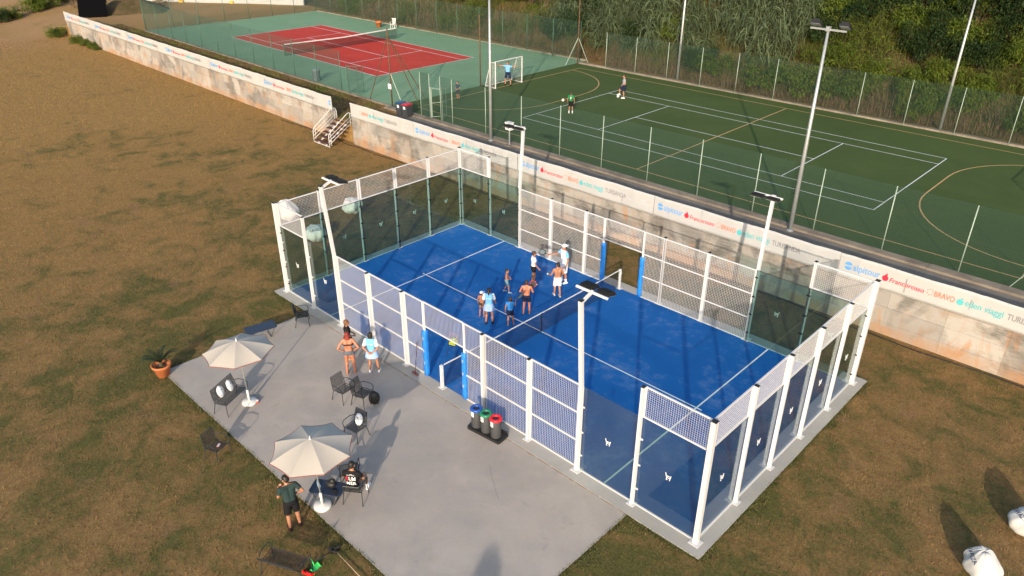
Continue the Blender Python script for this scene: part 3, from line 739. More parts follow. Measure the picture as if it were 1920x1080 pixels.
def parasol(label, x, y, rz, lean):
    t = thing('parasol', label, 'parasol', (x,y,PZ), rz, 'cream parasols on the patio')
    MB().lathe([(.0,.0),(.235,.0),(.25,.03),(.25,.075),(.22,.105),(.06,.115),(.05,.12)], 24).build('base', m_plast, t, True)
    MB().lathe([(.042,.1),(.042,.5),(.03,.52)], 12).build('sleeve', m_plast, t, True)
    MB().tube([(0,0,.45),(0,0,2.44)], .02, 10).build('pole', m_galv, t, True)
    MB().lathe([(.012,2.40),(.03,2.43),(.02,2.48),(.008,2.54)], 8).build('finial', m_plast, t)
    n, Rr, zt, zr, k, q = 8, 1.13, 2.44, 2.09, 6, 6
    cn = MB(); tr = MB()
    def P(i, u, v):    # panel i, u across 0..1, v from top 0..1
        a0, a1 = 2*math.pi*i/n, 2*math.pi*(i+1)/n
        p = Vector((math.cos(a0), math.sin(a0), 0)).lerp(Vector((math.cos(a1), math.sin(a1), 0)), u)
        sc = 1-.042*4*u*(1-u)*v**2.2
        z = zt-(zt-zr)*(v**1.42) - .025*4*u*(1-u)*v
        return Vector((p.x*Rr*v*sc+.001, p.y*Rr*v*sc, z))
    for i in range(n):
        for th in (0, -.006):
            o = len(cn.v)
            for b_ in range(q+1):
                for a_ in range(k+1): p = P(i, a_/k, b_/q*.985+.015); cn.v.append((p.x, p.y, p.z+th))
            for b_ in range(q):
                for a_ in range(k):
                    f = (o+b_*(k+1)+a_, o+(b_+1)*(k+1)+a_, o+(b_+1)*(k+1)+a_+1, o+b_*(k+1)+a_+1)
                    cn.f.append(f if th == 0 else f[::-1]); cn.m.append(0)
        for a_ in range(k): tr.bar(P(i, a_/k, 1)+Vector((0,0,-.006)), P(i, (a_+1)/k, 1)+Vector((0,0,-.006)), .012, .026)
    c_ = cn.build('canopy', m_cloth, t, True); tr.build('trim', m_trim, c_)
    for i in range(n):
        a = 2*math.pi*i/n; d = Vector((math.cos(a), math.sin(a), 0))
        rb_ = MB().tube([P(i,0,v)+Vector((0,0,-.022)) for v in (.05,.4,.7,.97)], .008, 5).build('rib', m_galv, t)
        MB().tube([Vector((0,0,1.85)), P(i,0,.5)+Vector((0,0,-.03))], .007, 5).build('strut', m_galv, rb_)
    t.rotation_euler[0] = R(lean[0]); t.rotation_euler[1] = R(lean[1])
    return t
parasol('cream parasol with white base beside the bench with two bags', 6.0, -5.2, 11, (0,-1.5))
parasol('cream parasol with white base over the cluttered low table', 11.85, -6.2, 28, (1,-1))
# litter bins
tb = thing('bin_stand', 'black tray carrying the three round litter bins', 'stand', (12.85,-.72,PZ), 6)
MB().prism([(-.62,-.26),(.62,-.26),(.66,-.2),(.66,.22),(.6,.27),(-.6,.27),(-.66,.22),(-.66,-.2)], 0, .1).build('tray', m_blk, tb)
MB().box((0,.24,.13), (1.2,.04,.07)).build('rear_lip', m_blk, tb)
m_bin = simple('bin_grey', (.045,.048,.052), .6, var=.1)
for k, (nm, c) in enumerate((('blue', (.01,.07,.35)), ('green', (.01,.18,.09)), ('red', (.62,.01,.025)))):
    t = thing('litter_bin', f'round grey litter bin with {nm} ring lid', 'litter bin', (12.44+.40*k, -.80+.035*k, PZ+.1), 6, 'sorting bins by the cage')
    MB().lathe([(.165,0),(.17,.02),(.175,.66),(.165,.68)], 20).build('body', m_bin, t, True)
    MB().lathe([(.18,.64),(.205,.65),(.205,.70),(.15,.735),(.10,.70),(.10,.66),(.02,.66)], 24).build('lid', plain(nm+'_lid', c, .4), t, True)
    MB().lathe([(.098,.665),(.098,.672)], 16).build('opening', m_blk, t)
    lbm = MB()
    for i in range(5):
        a0, a1 = R(-125+9*i), R(-125+9*(i+1))
        lbm.quad(*[(.178*math.cos(a), .178*math.sin(a), z) for a, z in ((a0,.44),(a1,.44),(a1,.62),(a0,.62))])
    lb_ = lbm.build('sticker', p_white, t)
    mk = MB().quad(*[(.181*math.cos(a), .181*math.sin(a), z) for a, z in ((R(-109),.5),(R(-101),.5),(R(-101),.585),(R(-109),.585))]); mk.build('pictogram', p_grey, lb_)
# potted cycad
pt = thing('potted_cycad', 'dark cycad in a terracotta pot at the patio corner', 'potted plant', (2.3,-6.5,-.05))
MB().lathe([(.2,0),(.3,.4),(.33,.41),(.34,.5),(.3,.5),(.28,.42),(.02,.42)], 24).build('pot', m_terra, pt, True)
MB().lathe([(.285,.40),(.05,.45)], 16).build('soil', m_soil, pt)
MB().lathe([(.07,.42),(.08,.5),(.04,.58)], 10).build('trunk', m_soil, pt)
m_cyc = leafmat('cycad_leaf', (.012,.028,.012), (.03,.05,.018), trans=.1)
for i in range(22):
    a = i*2.4; L = random.uniform(.5,.8); lift = random.uniform(.3,1.0); mb = MB(); pr_ = None
    for j in range(9):
        s_ = j/8; p = Vector((math.cos(a)*L*s_, math.sin(a)*L*s_, .55+lift*L*math.sin(s_*2.2)*.8))
        if pr_ is not None:
            mb.tube([pr_, p], .006, 3)
            sd = Vector((-math.sin(a), math.cos(a), 0)); w_ = .11*math.sin(math.pi*min(1,s_*.85+.12)); f_ = (p-pr_)
            for sg in (-1, 1):
                for q in (0, .5): b0 = pr_+f_*q; mb.add([b0, b0+f_*.35, b0+sd*sg*w_+f_*.9+Vector((0,0,.02))], [(0,1,2)])
        pr_ = p
    mb.build('frond', m_cyc, pt)
# dustpans, brooms
def dustpan(label, c, x, y, rz, tilt):
    t = thing('dustpan', label, 'dustpan', (x,y,-.05), rz); m = plain('pan_plastic', c, .4)
    mb = MB()
    for q, s_ in ((0,1),(.006,-1)):
        pass
    mb.add([(-.15,-.14,.0),(.15,-.14,.0),(.13,.12,.015),(-.13,.12,.015),(-.15,-.14,.03),(.15,-.14,.03),(.13,.12,.1),(-.13,.12,.1),(.135,.11,.022),(-.135,.11,.022),(.145,-.14,.008),(-.145,-.14,.008)],
           [(0,3,2,1),(0,4,7,3),(1,2,6,5),(3,7,6,2),(9,11,10,8),(7,9,8,6),(4,11,9,7),(5,6,8,10)])
    mb.build('pan', m, t); MB().tube([(0,.12,.09),(0,.2,.15),(0,.3,.2)], [.02,.018,.014], 8).build('handle', m, t)
    t.rotation_euler[0] = R(tilt); return t
dustpan('bright red dustpan on the grass by the bench leg', (.72,.012,.012), 13.55, -7.74, 200, 18)
dustpan('bright green dustpan standing against the bench end', (.05,.52,.12), 13.58, -7.56, 110, 40)
def broom(label, head, tip, hc, mm):
    h, q = Vector(head), Vector(tip); t = thing('broom', label, 'broom', h)
    d = (q-h).normalized(); s_ = d.cross(Vector((0,0,1))).normalized()
    MB().tube([d*.05, q-h], .013, 8).build('stick', mm, t, True)
    b_ = MB().bar(-s_*.14+Vector((0,0,.03)), s_*.14+Vector((0,0,.03)), .06, .05).build('head', plain('broom_head', hc), t)
    bb = MB()
    for i in range(28):
        o = s_*(-.135+.27*i/27)
        for k in (-.018, .0, .018): bb.wire(o+d.cross(s_)*0+Vector((0,0,.01))+d*k, o*1.06+Vector((0,0,-.05))+d*k*2, .003)
    bb.build('bristles', plain('bristles', tuple(c*.8 for c in hc), .9), t)
broom('push broom with dull red head leaning on the mesh by the door pad', (8.72,-.28,.03), (8.72,-.09,1.35), (.20,.045,.05), m_tread)
m_wood = simple('pale_wood', (.42,.30,.20), .7, var=.2)
broom('broom with pale wooden stick lying on the lawn edge', (13.42,-6.87,.0), (15.1,-6.96,.03), (.03,.025,.02), m_wood)
broom('dark thin-sticked broom lying from the green dustpan', (13.40,-6.93,.0), (13.55,-7.5,.22), (.025,.02,.02), m_frame)
# ball basket
bk_ = thing('ball_basket', 'wire basket on legs full of yellow balls inside the court', 'basket', (8.75,1.55,.01), 20)
for a in range(4):
    c, s_ = math.cos(a*math.pi/2+.78), math.sin(a*math.pi/2+.78)
    MB().tube([(.16*c,.16*s_,.72),(.3*c,.3*s_,0)], .009, 5).build('leg', m_frame, bk_)
mb = MB()
for i in range(7):
    for j in range(4):
        q = -.14+.28*i/6; z = .45+.09*j
        if j == 0:
            mb.wire((q,-.14,.45), (q,.14,.45), .004); mb.wire((-.14,q,.45), (.14,q,.45), .004)
        mb.wire((-.14,-.14,z),(.14,-.14,z),.004); mb.wire((-.14,.14,z),(.14,.14,z),.004); mb.wire((-.14,-.14,z),(-.14,.14,z),.004); mb.wire((.14,-.14,z),(.14,.14,z),.004)
    for s_ in (-.14, .14): mb.wire((q,s_,.45),(q,s_,.74),.004); mb.wire((s_,q,.45),(s_,q,.74),.004)
mb.build('wire_basket', m_frame, bk_); MB().tube([(-.14,0,.74),(-.12,0,.9),(.12,0,.9),(.14,0,.74)], .008, 6).build('handle', plain('red_grip', (.55,.05,.03)), bk_)
m_ball = simple('tennis_ball', (.58,.68,.06), .85, var=.1)
BM = MB().ell((0,0,0), .033, nu=10, nv=6).mesh('ball', m_ball, True)
kk = 0
for lz in range(3):
    for i in range(4):
        for j in range(4):
            if lz == 2 and (i in (0,3) and j in (0,3)): continue
            o = link('padel_ball', BM, None, Vector(bk_.location)+Matrix.Rotation(R(20),3,'Z')@Vector((-.1+.067*i+random.uniform(-.004,.004), -.1+.067*j, .488+.062*lz)))
            tag(o, 'yellow ball heaped in the wire basket', 'ball', 'balls in the basket')
# bags: radial blobs
def blob(fn, nu=40, nv=26):
    mb = MB()
    for i in range(nv+1):
        th = math.pi*i/nv
        for j in range(nu):
            ph = 2*math.pi*j/nu; d = Vector((math.sin(th)*math.cos(ph), math.sin(th)*math.sin(ph), math.cos(th))); mb.v.append(tuple(fn(d, th, ph)))
    for i in range(nv):
        for j in range(nu): mb.f.append((i*nu+j, (i+1)*nu+j, (i+1)*nu+(j+1)%nu, i*nu+(j+1)%nu)); mb.m.append(0)
    return mb
def decal(name, s, size, tgt, org, right, upv, m, parent, wd=None, out=.006, back=1.):
    """project flat lettering onto the mesh builder tgt along (right x up)"""
    V, F, w_ = text_geo(s, size)
    k = (wd/w_) if wd else 1.
    right, upv, org = Vector(right).normalized(), Vector(upv).normalized(), Vector(org); nrm = right.cross(upv)
    bv = BVHTree.FromPolygons([Vector(v) for v in tgt[0]], tgt[1])
    bm = bmesh.new()
    vs = [bm.verts.new((a*k-w_*k/2, b, 0)) for a, b in V]
    for f in F:
        try: bm.faces.new([vs[i] for i in f])
        except ValueError: pass
    bmesh.ops.triangulate(bm, faces=bm.faces[:])
    bmesh.ops.subdivide_edges(bm, edges=[e for e in bm.edges if e.calc_length() > .06], cuts=2)
    for v in bm.verts:
        p = org+right*v.co.x+upv*v.co.y
        h = bv.ray_cast(p+nrm*back, -nrm)
        v.co = (h[0]+nrm*out) if h[0] is not None else p
    me = bpy.data.meshes.new(name); bm.to_mesh(me); bm.free(); me.materials.append(m)
    return link(name, me, parent)
def bean_bag(label, x, y, rz, tilt, seed, text=True, sc=1., side=0.):
    t = thing('bean_bag', label, 'bean bag', (x,y,-.05), rz, 'white bean bags on the lawn'); rr = random.Random(seed)
    ph = [rr.uniform(0,6) for _ in range(6)]
    def fn(d, th, a):
        r = 1+.05*math.sin(3*a+ph[0])*math.sin(th)+.035*math.sin(7*a+ph[1]+2*th)*math.sin(th)+.03*math.sin(5*th+ph[2]+a)+.02*math.sin(11*a+4*th+ph[3])
        pk = max(0, math.cos(th-tilt))**10*.16
        p = Vector((d.x*.5*r, d.y*.46*r, .36+d.z*(.38+pk)*r))
        p.x += pk*.5; p.z = max(p.z, .0)
        cr = .03*math.sin(a*4+ph[4])*math.cos(th*3+ph[5]); p += d*cr*.6
        return p*sc
    mb = blob(fn, 56, 34); mb.build('cover', m_bag, t, True)
    tr_ = MB(); 
    pts = [Vector(fn(Vector((math.sin(q)*math.cos(.5), math.sin(q)*math.sin(.5), math.cos(q))), q, .5))*1.004 for q in np.linspace(.2, 2.4, 18)]
    tr_.tube(pts, .008*sc, 5).build('seam', m_bag, t)
    if text:
        a = side; n = Vector((math.cos(a), math.sin(a), .55)).normalized(); rt_ = Vector((0,0,1)).cross(n).normalized(); up_ = n.cross(rt_)
        decal('lettering', 'LAVAZZA', .17*sc, (mb.v, mb.f), Vector((0,0,.42*sc))+n*.1, rt_, up_, p_navy, t, wd=.62*sc, back=1.5)
    return t
bean_bag('white bean bag with crumpled top and part of dark lettering, on open lawn', 25.78, 4.05, 150, .3, 3, True, .9, .9)
bean_bag('white bean bag with bold dark lettering round its crown, on open lawn', 26.25, 6.5, 20, .5, 5, True, .95, -2.6)
bean_bag('white pointed bean bag lying beyond the glass end wall, no lettering seen', -5.4, 7.05, 40, 1.1, 8, False, 1.05)
bean_bag('white bean bag with dark lettering lying beyond the glass end wall', -3.7, 3.75, -60, 1.2, 11, True, 1.05, .75)
bean_bag('plain white bean bag by the cage corner post nearest the lone chair', -7.0, 4.2, 200, .2, 14, False, 1.2)
def drawstring(label, x, y, z, rz, rx):
    t = thing('drawstring_bag', label, 'bag', (x,y,z), rz, 'white drawstring bags')
    def fn(d, th, a):
        r = 1+.06*math.sin(5*a+x*9)*math.sin(th)+.04*math.sin(9*a+th*3)
        top = .75+.25*math.cos(min(th,1.2)*1.5) if th < .6 else 1
        return Vector((d.x*.14*r*(.75 if th < .5 else 1), d.y*.075*r, .2+d.z*.21*r))
    mb = blob(fn, 26, 16); mb.build('sack', plain('white_nylon', (.75,.76,.80), .5), t, True)
    for s_ in (-1, 1): MB().tube([(s_*.05,-.03,.4),(s_*.12,-.11,.3),(s_*.13,-.09,.12),(s_*.11,-.02,.03)], .008, 5).build('cord', m_blk, t)
    MB().box((0,.078,.28), (.07,.006,.02)).build('print', p_navy, t)
    t.rotation_euler[0] = R(rx)
drawstring('white drawstring bag slumped on the bench, towards its outer end', 5.62, -5.9, .42, -64, 14)
drawstring('white drawstring bag leaning on the bench, towards the parasol pole', 5.52, -5.5, .42, -50, 16)
drawstring('white drawstring bag propped upright on a single armchair', 10.07, -3.66, .42, 190, 14)
bp = thing('backpack', 'black backpack standing on the concrete beside an armchair', 'backpack', (9.05,-2.3,PZ), -130)
def fnb(d, th, a): r = 1+.05*math.sin(6*a)*math.sin(th); return Vector((d.x*.18*r, d.y*.13*r, .24+(abs(d.z)**.8)*math.copysign(.25,d.z)))
blob(fnb, 26, 16).build('body', m_blk, bp, True)
blob(lambda d, th, a: Vector((d.x*.13, -.1+d.y*.06, .17+d.z*.13)), 18, 10).build('front_pocket', m_frame, bp, True)
MB().tube([(-.06,.02,.47),(-.04,.02,.53),(.04,.02,.53),(.06,.02,.47)], .012, 6).build('handle', m_blk, bp)
for s_ in (-1, 1): MB().tube([(s_*.08,.1,.44),(s_*.12,.17,.3),(s_*.12,.13,.1),(s_*.14,.05,.03)], .015, 6).build('strap', m_blk, bp)
MB().bar((.1,-.135,.06), (.16,-.08,.2), .02, .05).build('grey_panel', p_lg, bp)
ph_ = tag(MB().box((0,0,.006), (.08,.16,.012)).box((0,0,.0125), (.07,.14,.002), m=1).build('phone', [plain('pink_case', (.5,.08,.12)), p_lg]), 'phone in a pink case on the lawn-edge armchair seat', 'phone'); ph_.location = (7.78,-7.15,.375); ph_.rotation_euler = (0,0,.7)
cup = thing('paper_cup', 'small red and white cup beside the parasol base', 'cup', (6.2,-5.02,PZ)); MB().lathe([(.03,0),(.04,.11)], 12).build('cup_body', plain('cup_red', (.6,.12,.08)), cup, True); MB().lathe([(.042,.108),(.042,.118),(.03,.12)], 12).build('cup_lid', p_white, cup)

# ------------------------------------------------------------------ things on the upper level
for i, (c, x) in enumerate((((.008,.05,.13), -14.95), ((.42,.012,.02), -14.28))):
    t = thing('wheeled_bin', f'dark wheeled bin with {("blue and green","red")[i]} lid on the path', 'wheeled bin', (x,18.12,UZ-.01), 6, 'wheeled bins by the gate'); t.scale = (.95,.85,.86)
    MB().add([(-.24,-.27,.06),(.24,-.27,.06),(.24,.27,.06),(-.24,.27,.06),(-.29,-.34,.95),(.29,-.34,.95),(.29,.36,.95),(-.29,.36,.95)], [(0,3,2,1),(4,5,6,7),(0,1,5,4),(1,2,6,5),(2,3,7,6),(3,0,4,7)]).build('body', m_bin, t)
    MB().add([(-.3,-.36,.95),(.3,-.36,.95),(.3,.37,.95),(-.3,.37,.95),(-.24,-.28,1.03),(.24,-.28,1.03),(.24,.3,1.05),(-.24,.3,1.05)], [(0,3,2,1),(4,5,6,7),(0,1,5,4),(1,2,6,5),(2,3,7,6),(3,0,4,7)]).build('lid', plain('bin_lid', c, .4), t)
    for s_ in (-1, 1): MB().tube([(s_*.24,.3,.1),(s_*.3,.3,.1)], .1, 12).build('wheel', m_blk, t)
    MB().quad((-.1,-.318,.62),(.1,-.318,.62),(.1,-.338,.84),(-.1,-.338,.84)).build('sticker', p_white, t)
    MB().tube([(-.26,.42,.92),(.26,.42,.92)], .018, 6).build('handle', m_blk, t)
mb_ = thing('meter_box', 'white meter box on a short post beside the path', 'meter box', (-4.67,18.32,UZ))
MB().tube([(0,0,0),(0,0,1.0)], .045, 8).build('post', m_galv, mb_); MB().box((0,0,1.2), (.42,.3,.42)).box((0,-.01,1.43), (.48,.36,.03)).build('box', m_plast, mb_); MB().box((0,-.156,1.2), (.26,.012,.24)).build('window', p_grey, mb_); MB().box((0,0,.02), (.45,.4,.06)).build('footing', m_kerb, mb_)
t = thing('waste_drum', 'grey round waste drum by the tennis fence', 'waste bin', (-27.9,19.75,UZ)); MB().lathe([(.26,0),(.29,.05),(.31,.8),(.33,.82),(.33,.86)], 18).build('drum', simple('drum_grey', (.16,.2,.22), .6), t, True); MB().lathe([(.34,.84),(.34,.89),(.2,.93)], 18).build('rim', simple('rim_grey', (.2,.24,.26), .6), t, True)
t = thing('flower_pot', 'large terracotta pot behind the tennis court', 'pot', (-45.2,39.1,UZ)); MB().lathe([(.24,0),(.34,.5),(.38,.5),(.38,.62),(.3,.62),(.28,.5)], 16).build('pot', m_terra, t, True); MB().lathe([(.3,.5),(.02,.54)], 12).build('soil', m_soil, t)
t = thing('plastic_chair', 'white plastic chair behind the tennis net', 'chair', (-43.6,39.9,UZ), 205)
MB().box((0,0,.43), (.5,.48,.03)).build('seat', m_plast, t)
for i in range(5): MB().box((-.18+.09*i,-.25,.7), (.05,.02,.5)).build('slat', m_plast, t)
MB().box((0,-.26,.97), (.5,.03,.07)).build('top_rail', m_plast, t)
for a in (-1, 1):
    for b in (-1, 1): MB().bar((a*.22,b*.2,.42), (a*.26,b*.25,0), .05, .04).build('leg', m_plast, t)
    MB().tube([(a*.26,-.22,.68),(a*.27,.2,.68),(a*.25,.22,.43)], .022, 6).build('armrest', m_plast, t)
def football(label, x, y, c):
    t = thing('football', label, 'ball', (x,y,UZ+.11)); MB().ell((0,0,0), .11, nu=18, nv=12).build('shell', c, t, True)
    pn = MB()
    for d in ((0,0,1),(.9,0,.45),(.28,.85,.45),(-.72,.53,.45),(-.72,-.53,.45),(.28,-.85,.45)):
        d = Vector(d).normalized(); a = d.orthogonal().normalized(); b_ = d.cross(a)
        vs = [d*.1105+(a*math.cos(k*1.2566)+b_*math.sin(k*1.2566))*.038 for k in range(5)]; pn.add([v.normalized()*.1115 for v in vs], [(0,1,2,3,4)])
    pn.build('patches', m_blk if c is m_plast else p_red, t)
football('pale ball with orange patches rolling in front of the boy in green', -9.2, 28.65, simple('ball_cream', (.75,.6,.5), .5))
football('white and black football under the foot of the man in grey', -7.0, 32.42, m_plast)
# black hose along the foot of the wall
mb = MB(); pts = []
for i in range(130): x = -24+i*.38; pts.append((x, 13.93+.09*math.sin(x*.55)+.05*math.sin(x*1.7)-.12*math.exp(-((x+9)/1.2)**2), -.03+.012*math.sin(x*2.1)))
tag(mb.tube(pts, .024, 6).build('irrigation_hose', m_blk, None, True), 'black hose running along the foot of the concrete wall', 'hose')
# far left: tarp screen, mound, low white wall
t = thing('tarpaulin_screen', 'leaning black tarpaulin screen behind the end of the wall', 'screen', (-76.6,19.9,.95), 40); t.scale = (.72,.72,.72)
mb = MB(); k = 10
for th in (0, .05):
    for i in range(k+1):
        for j in range(k+1): u, v = i/k, j/k; mb.v.append((-2.5+5*u, .9*v-.25*math.sin(u*3.1)*math.sin(v*3)+th, .05+3.3*v+.1*math.sin(u*9)))
q = k+1
for i in range(k):
    for j in range(k): a = i*q+j; mb.f += [(a,a+q,a+q+1,a+1), (a+q*q,a+q*q+1,a+q*q+q+1,a+q*q+q)]; mb.m += [0,0]
mb.build('tarpaulin', simple('tarp_black', (.004,.004,.005), 1, spec=0), t)
for x in (-2.4, 0, 2.4): MB().tube([(x,1.15,0),(x,1.0,3.3)], .05, 6).build('pole', m_rust, t)
t = thing('low_wall', 'low whitewashed wall beyond the dry bank', 'wall', (-87,28.9,1.2), 34)
MB().box((12,0,.9), (26,.35,1.8)).build('wall_body', simple('whitewash', (.45,.445,.43), .8, var=.1, scale=1), t); MB().box((12,0,1.83), (26.1,.45,.07)).build('coping', m_plast, t)
for i, (x, y) in enumerate(((-80.5,32.7),(-74.6,37.0),(-88.9,15.2))):
    t = thing('yellow_crate', ('yellow crate at the foot of the low white wall', 'yellow crate on the dry bank by the white wall', 'yellow crate lying by the far bushes')[i], 'crate', (x,y,ground_h(x,y-yw(x))), 20*i)
    MB().box((0,0,.14), (.5,.34,.28)).build('crate_body', plain('yellow_plastic', (.75,.48,.05)), t); MB().box((0,0,.29), (.56,.4,.04)).build('rim', plain('yellow_rim', (.7,.42,.04)), t)

# ------------------------------------------------------------------ people
def cone(mb, a, b, ra, rb, n=12, flat0=False, flat1=False, sx=1.):
    a, b = Vector(a), Vector(b)
    if (b-a).length > 1e-5: mb.tube([a, b], [ra, rb], n)
    if not flat0: mb.ell(a, ra, nu=10, nv=6)
    if not flat1: mb.ell(b, rb, nu=10, nv=6)
def fused(mb, vox, m, name, parent, cuts=(), smooth=2):
    """fuse overlapping volumes into one continuous surface"""
    me = bpy.data.meshes.new('tmp'); me.from_pydata(mb.v, [], mb.f)
    ob = bpy.data.objects.new('tmp', me); COL.objects.link(ob)
    md = ob.modifiers.new('r', 'REMESH'); md.mode = 'VOXEL'; md.voxel_size = vox
    if smooth: sm = ob.modifiers.new('s', 'SMOOTH'); sm.iterations = smooth; sm.factor = .5
    dg = bpy.context.evaluated_depsgraph_get(); r = bpy.data.meshes.new_from_object(ob.evaluated_get(dg))
    bpy.data.objects.remove(ob); bpy.data.meshes.remove(me)
    if cuts:
        bm = bmesh.new(); bm.from_mesh(r)
        for co, no in cuts: bmesh.ops.bisect_plane(bm, geom=bm.verts[:]+bm.edges[:]+bm.faces[:], plane_co=co, plane_no=no, clear_outer=True)
        bm.to_mesh(r); bm.free()
    r.materials.clear(); r.materials.append(m); r.name = name
    r.polygons.foreach_set('use_smooth', [True]*len(r.polygons))
    o = link(name, r, parent); return o
SK = {k: simple('skin_'+k, c, .5, var=.06, scale=4) for k, c in dict(fair=(.46,.25,.17), tan=(.36,.165,.095), red=(.42,.16,.09), brown=(.28,.125,.07)).items()}
HR = {k: simple('hair_'+k, c, .55, var=.3, scale=30) for k, c in dict(black=(.012,.010,.009), brown=(.04,.022,.014), auburn=(.16,.065,.028), red=(.22,.018,.010)).items()}
_cm = {}
def cmat(c):
    if c not in _cm: _cm[c] = simple('fabric_%d' % len(_cm), c, .85, var=.08, scale=7, bump=.15, bs=60)
    return _cm[c]
def hand(mb, wr, d, pn, curl=.5, k=1.):
    """palm and five separate fingers; d along the hand, pn palm normal"""
    d = d.normalized(); pn = (pn-d*pn.dot(d)).normalized(); s_ = d.cross(pn)
    pe = wr+d*.085*k
    for o in (-.024, 0, .024): cone(mb, wr+s_*o*.7*k, pe+s_*o*k, .017*k, .0155*k, 8)
    for o, L in ((-.034,.07),(-.0115,.082),(.0115,.078),(.034,.06)):
        b0 = pe+s_*o*k; c1 = b0+(d*math.cos(curl*.7)+pn*math.sin(curl*.7))*L*.5*k; c2 = c1+(d*math.cos(curl*1.9)+pn*math.sin(curl*1.9))*L*.5*k
        cone(mb, b0, c1, .0095*k, .009*k, 6); cone(mb, c1, c2, .009*k, .008*k, 6)
    tb_ = wr+d*.03*k-s_*.03*k; t1 = tb_+(d*.7-s_*.75+pn*.3)*.04*k; t2 = t1+(d*.95-s_*.2+pn*.35)*.03*k
    cone(mb, tb_, t1, .0125*k, .011*k, 6); cone(mb, t1, t2, .011*k, .009*k, 6)
    return pe+pn*.02*k
def person(label, x, y, z, rz, h, skin, hair, J=None, head=(0,0), hairstyle='short', shirt=None, sleeve=None, slen=.6, bottom=None, blen=.45, skirt=False,
           shoes=None, socks=None, cap=None, band=None, curl=(.6,.6), kid=0., female=False, prints=(), tank=False, vest=None):
    """local +y is forward, +x the person's right; J overrides joints given for a 1.75 m body"""
    t = thing('person', label, 'person', (x,y,z), rz); k = h/1.75
    V = Vector; sh = .175 if female else .195; hp = .095
    D = dict(pel=(0,0,.95), waist=(0,.0,1.1), chest=(0,.0,1.32), neck=(0,-.01,1.5), head=(0,.015,1.625),
             shR=(sh,0,1.42), shL=(-sh,0,1.42), elR=(sh+.07,-.03,1.14), elL=(-sh-.07,-.03,1.14), wrR=(sh+.085,.06,.9), wrL=(-sh-.085,.06,.9),
             hipR=(hp,0,.92), hipL=(-hp,0,.92), knR=(.11,.015,.5), knL=(-.11,.015,.5), anR=(.12,-.02,.085), anL=(-.12,-.02,.085))
    D.update(J or {})
    J = {a: V(b) for a, b in D.items()}
    hk = 1+.22*kid                                   # children have larger heads
    b = MB()
    ws = .84 if female else .93
    def torso(mb, e=0., zlo=None):
        cone(mb, J['hipR']*.7+J['hipL']*.3+V((0,-.02,.02)), J['hipL']*.7+J['hipR']*.3+V((0,-.02,.02)), .118+e, .118+e)
        for sx in (-.055, .055):
            w_ = J['waist']+V((sx*ws,0,0)); c_ = J['chest']+V((sx*1.35,0,0))
            cone(mb, J['pel']+V((sx,0,0)), w_, .112+e, .098*ws+e); cone(mb, w_, c_, .098*ws+e, .112+e)
            s_ = J['shR' if sx > 0 else 'shL']; cone(mb, c_, s_*.72+J['chest']*.0+J['neck']*.28+V((0,0,-.05)), .112+e, .075+e)
            cone(mb, J['neck']+V((0,0,-.05)), s_, .058+e, .056+e)
    torso(b)
    if female:
        for sx in (-.07, .07): b.ell(J['chest']+V((sx,.085,-.02)), (.06,.055,.06))
    cone(b, J['neck']+V((0,0,-.06)), J['head']+V((0,-.01,-.05)), .062, .054)
    hd = Matrix.Rotation(R(head[0]), 3, 'Z') @ Matrix.Rotation(R(head[1]), 3, 'X'); hc = J['head']
    def H(p): return hc+hd@(V(p)*hk)
    b.ell(H((0,-.005,.03)), (.078*hk,.098*hk,.098*hk), hd); b.ell(H((0,.03,-.045)), (.058*hk,.068*hk,.075*hk), hd)
    cone(b, H((0,.095,.02)), H((0,.118,-.018)), .011*hk, .016*hk, 8); b.ell(H((0,.09,-.075)), (.03*hk,.02*hk,.02*hk), hd)
    for sx in (-1, 1): b.ell(H((sx*.08,-.005,.0)), (.014*hk,.024*hk,.034*hk), hd)
    for s_ in 'RL':
        cone(b, J['sh'+s_], J['el'+s_], .053, .041); cone(b, J['el'+s_], J['wr'+s_], .041, .027)
        d = (J['wr'+s_]-J['el'+s_]).normalized()
        inn = V((-1 if s_ == 'R' else 1, .2, 0)); inn = D.get('pn'+s_) and V(D['pn'+s_]) or inn
        hd_ = V(D['hd'+s_]) if 'hd'+s_ in D else d
        hand(b, J['wr'+s_], hd_, inn, curl[0 if s_ == 'R' else 1])
        cone(b, J['hip'+s_]+V((0,-.02,.0)), J['kn'+s_], .092, .058)
        mid = J['kn'+s_].lerp(J['an'+s_], .3)+V((0,-.018,0)); cone(b, J['kn'+s_], mid, .056, .056); cone(b, mid, J['an'+s_], .056, .036)
        f = V(D.get('ft'+s_, (0.03 if s_ == 'R' else -.03, 1, 0))).normalized(); a_ = J['an'+s_]; fl = V((0,0,-.045))
        cone(b, a_+fl-f*.045, a_+fl+f*.09, .036, .034); cone(b, a_+fl+f*.09, a_+fl+f*.155-V((0,0,.008)), .036, .026); cone(b, a_, a_+fl+f*.06, .036, .034)
    b.v = [tuple(V(v)*k) for v in b.v]
    body = fused(b, .0105*max(.8, k), SK[skin], 'body', t)
    # face
    ey = MB(); 
    for sx in (-1, 1): ey.ell(H((sx*.032,.09,.018))*k, .011*hk*k, nu=8, nv=5)
    ey.build('eyes', m_blk, t); MB().ell(H((0,.1,-.048))*k, (.024*hk*k,.008*k,.006*k), hd, 8, 5).build('mouth', p_org, t)
    # hair
    hb = MB(); hb.ell(H((0,-.018,.045)), (.087*hk,.1*hk,.094*hk), hd); hb.ell(H((0,-.05,.0)), (.083*hk,.065*hk,.085*hk), hd)
    if hairstyle == 'bob': hb.ell(H((0,-.035,-.03)), (.10*hk,.078*hk,.12*hk), hd)
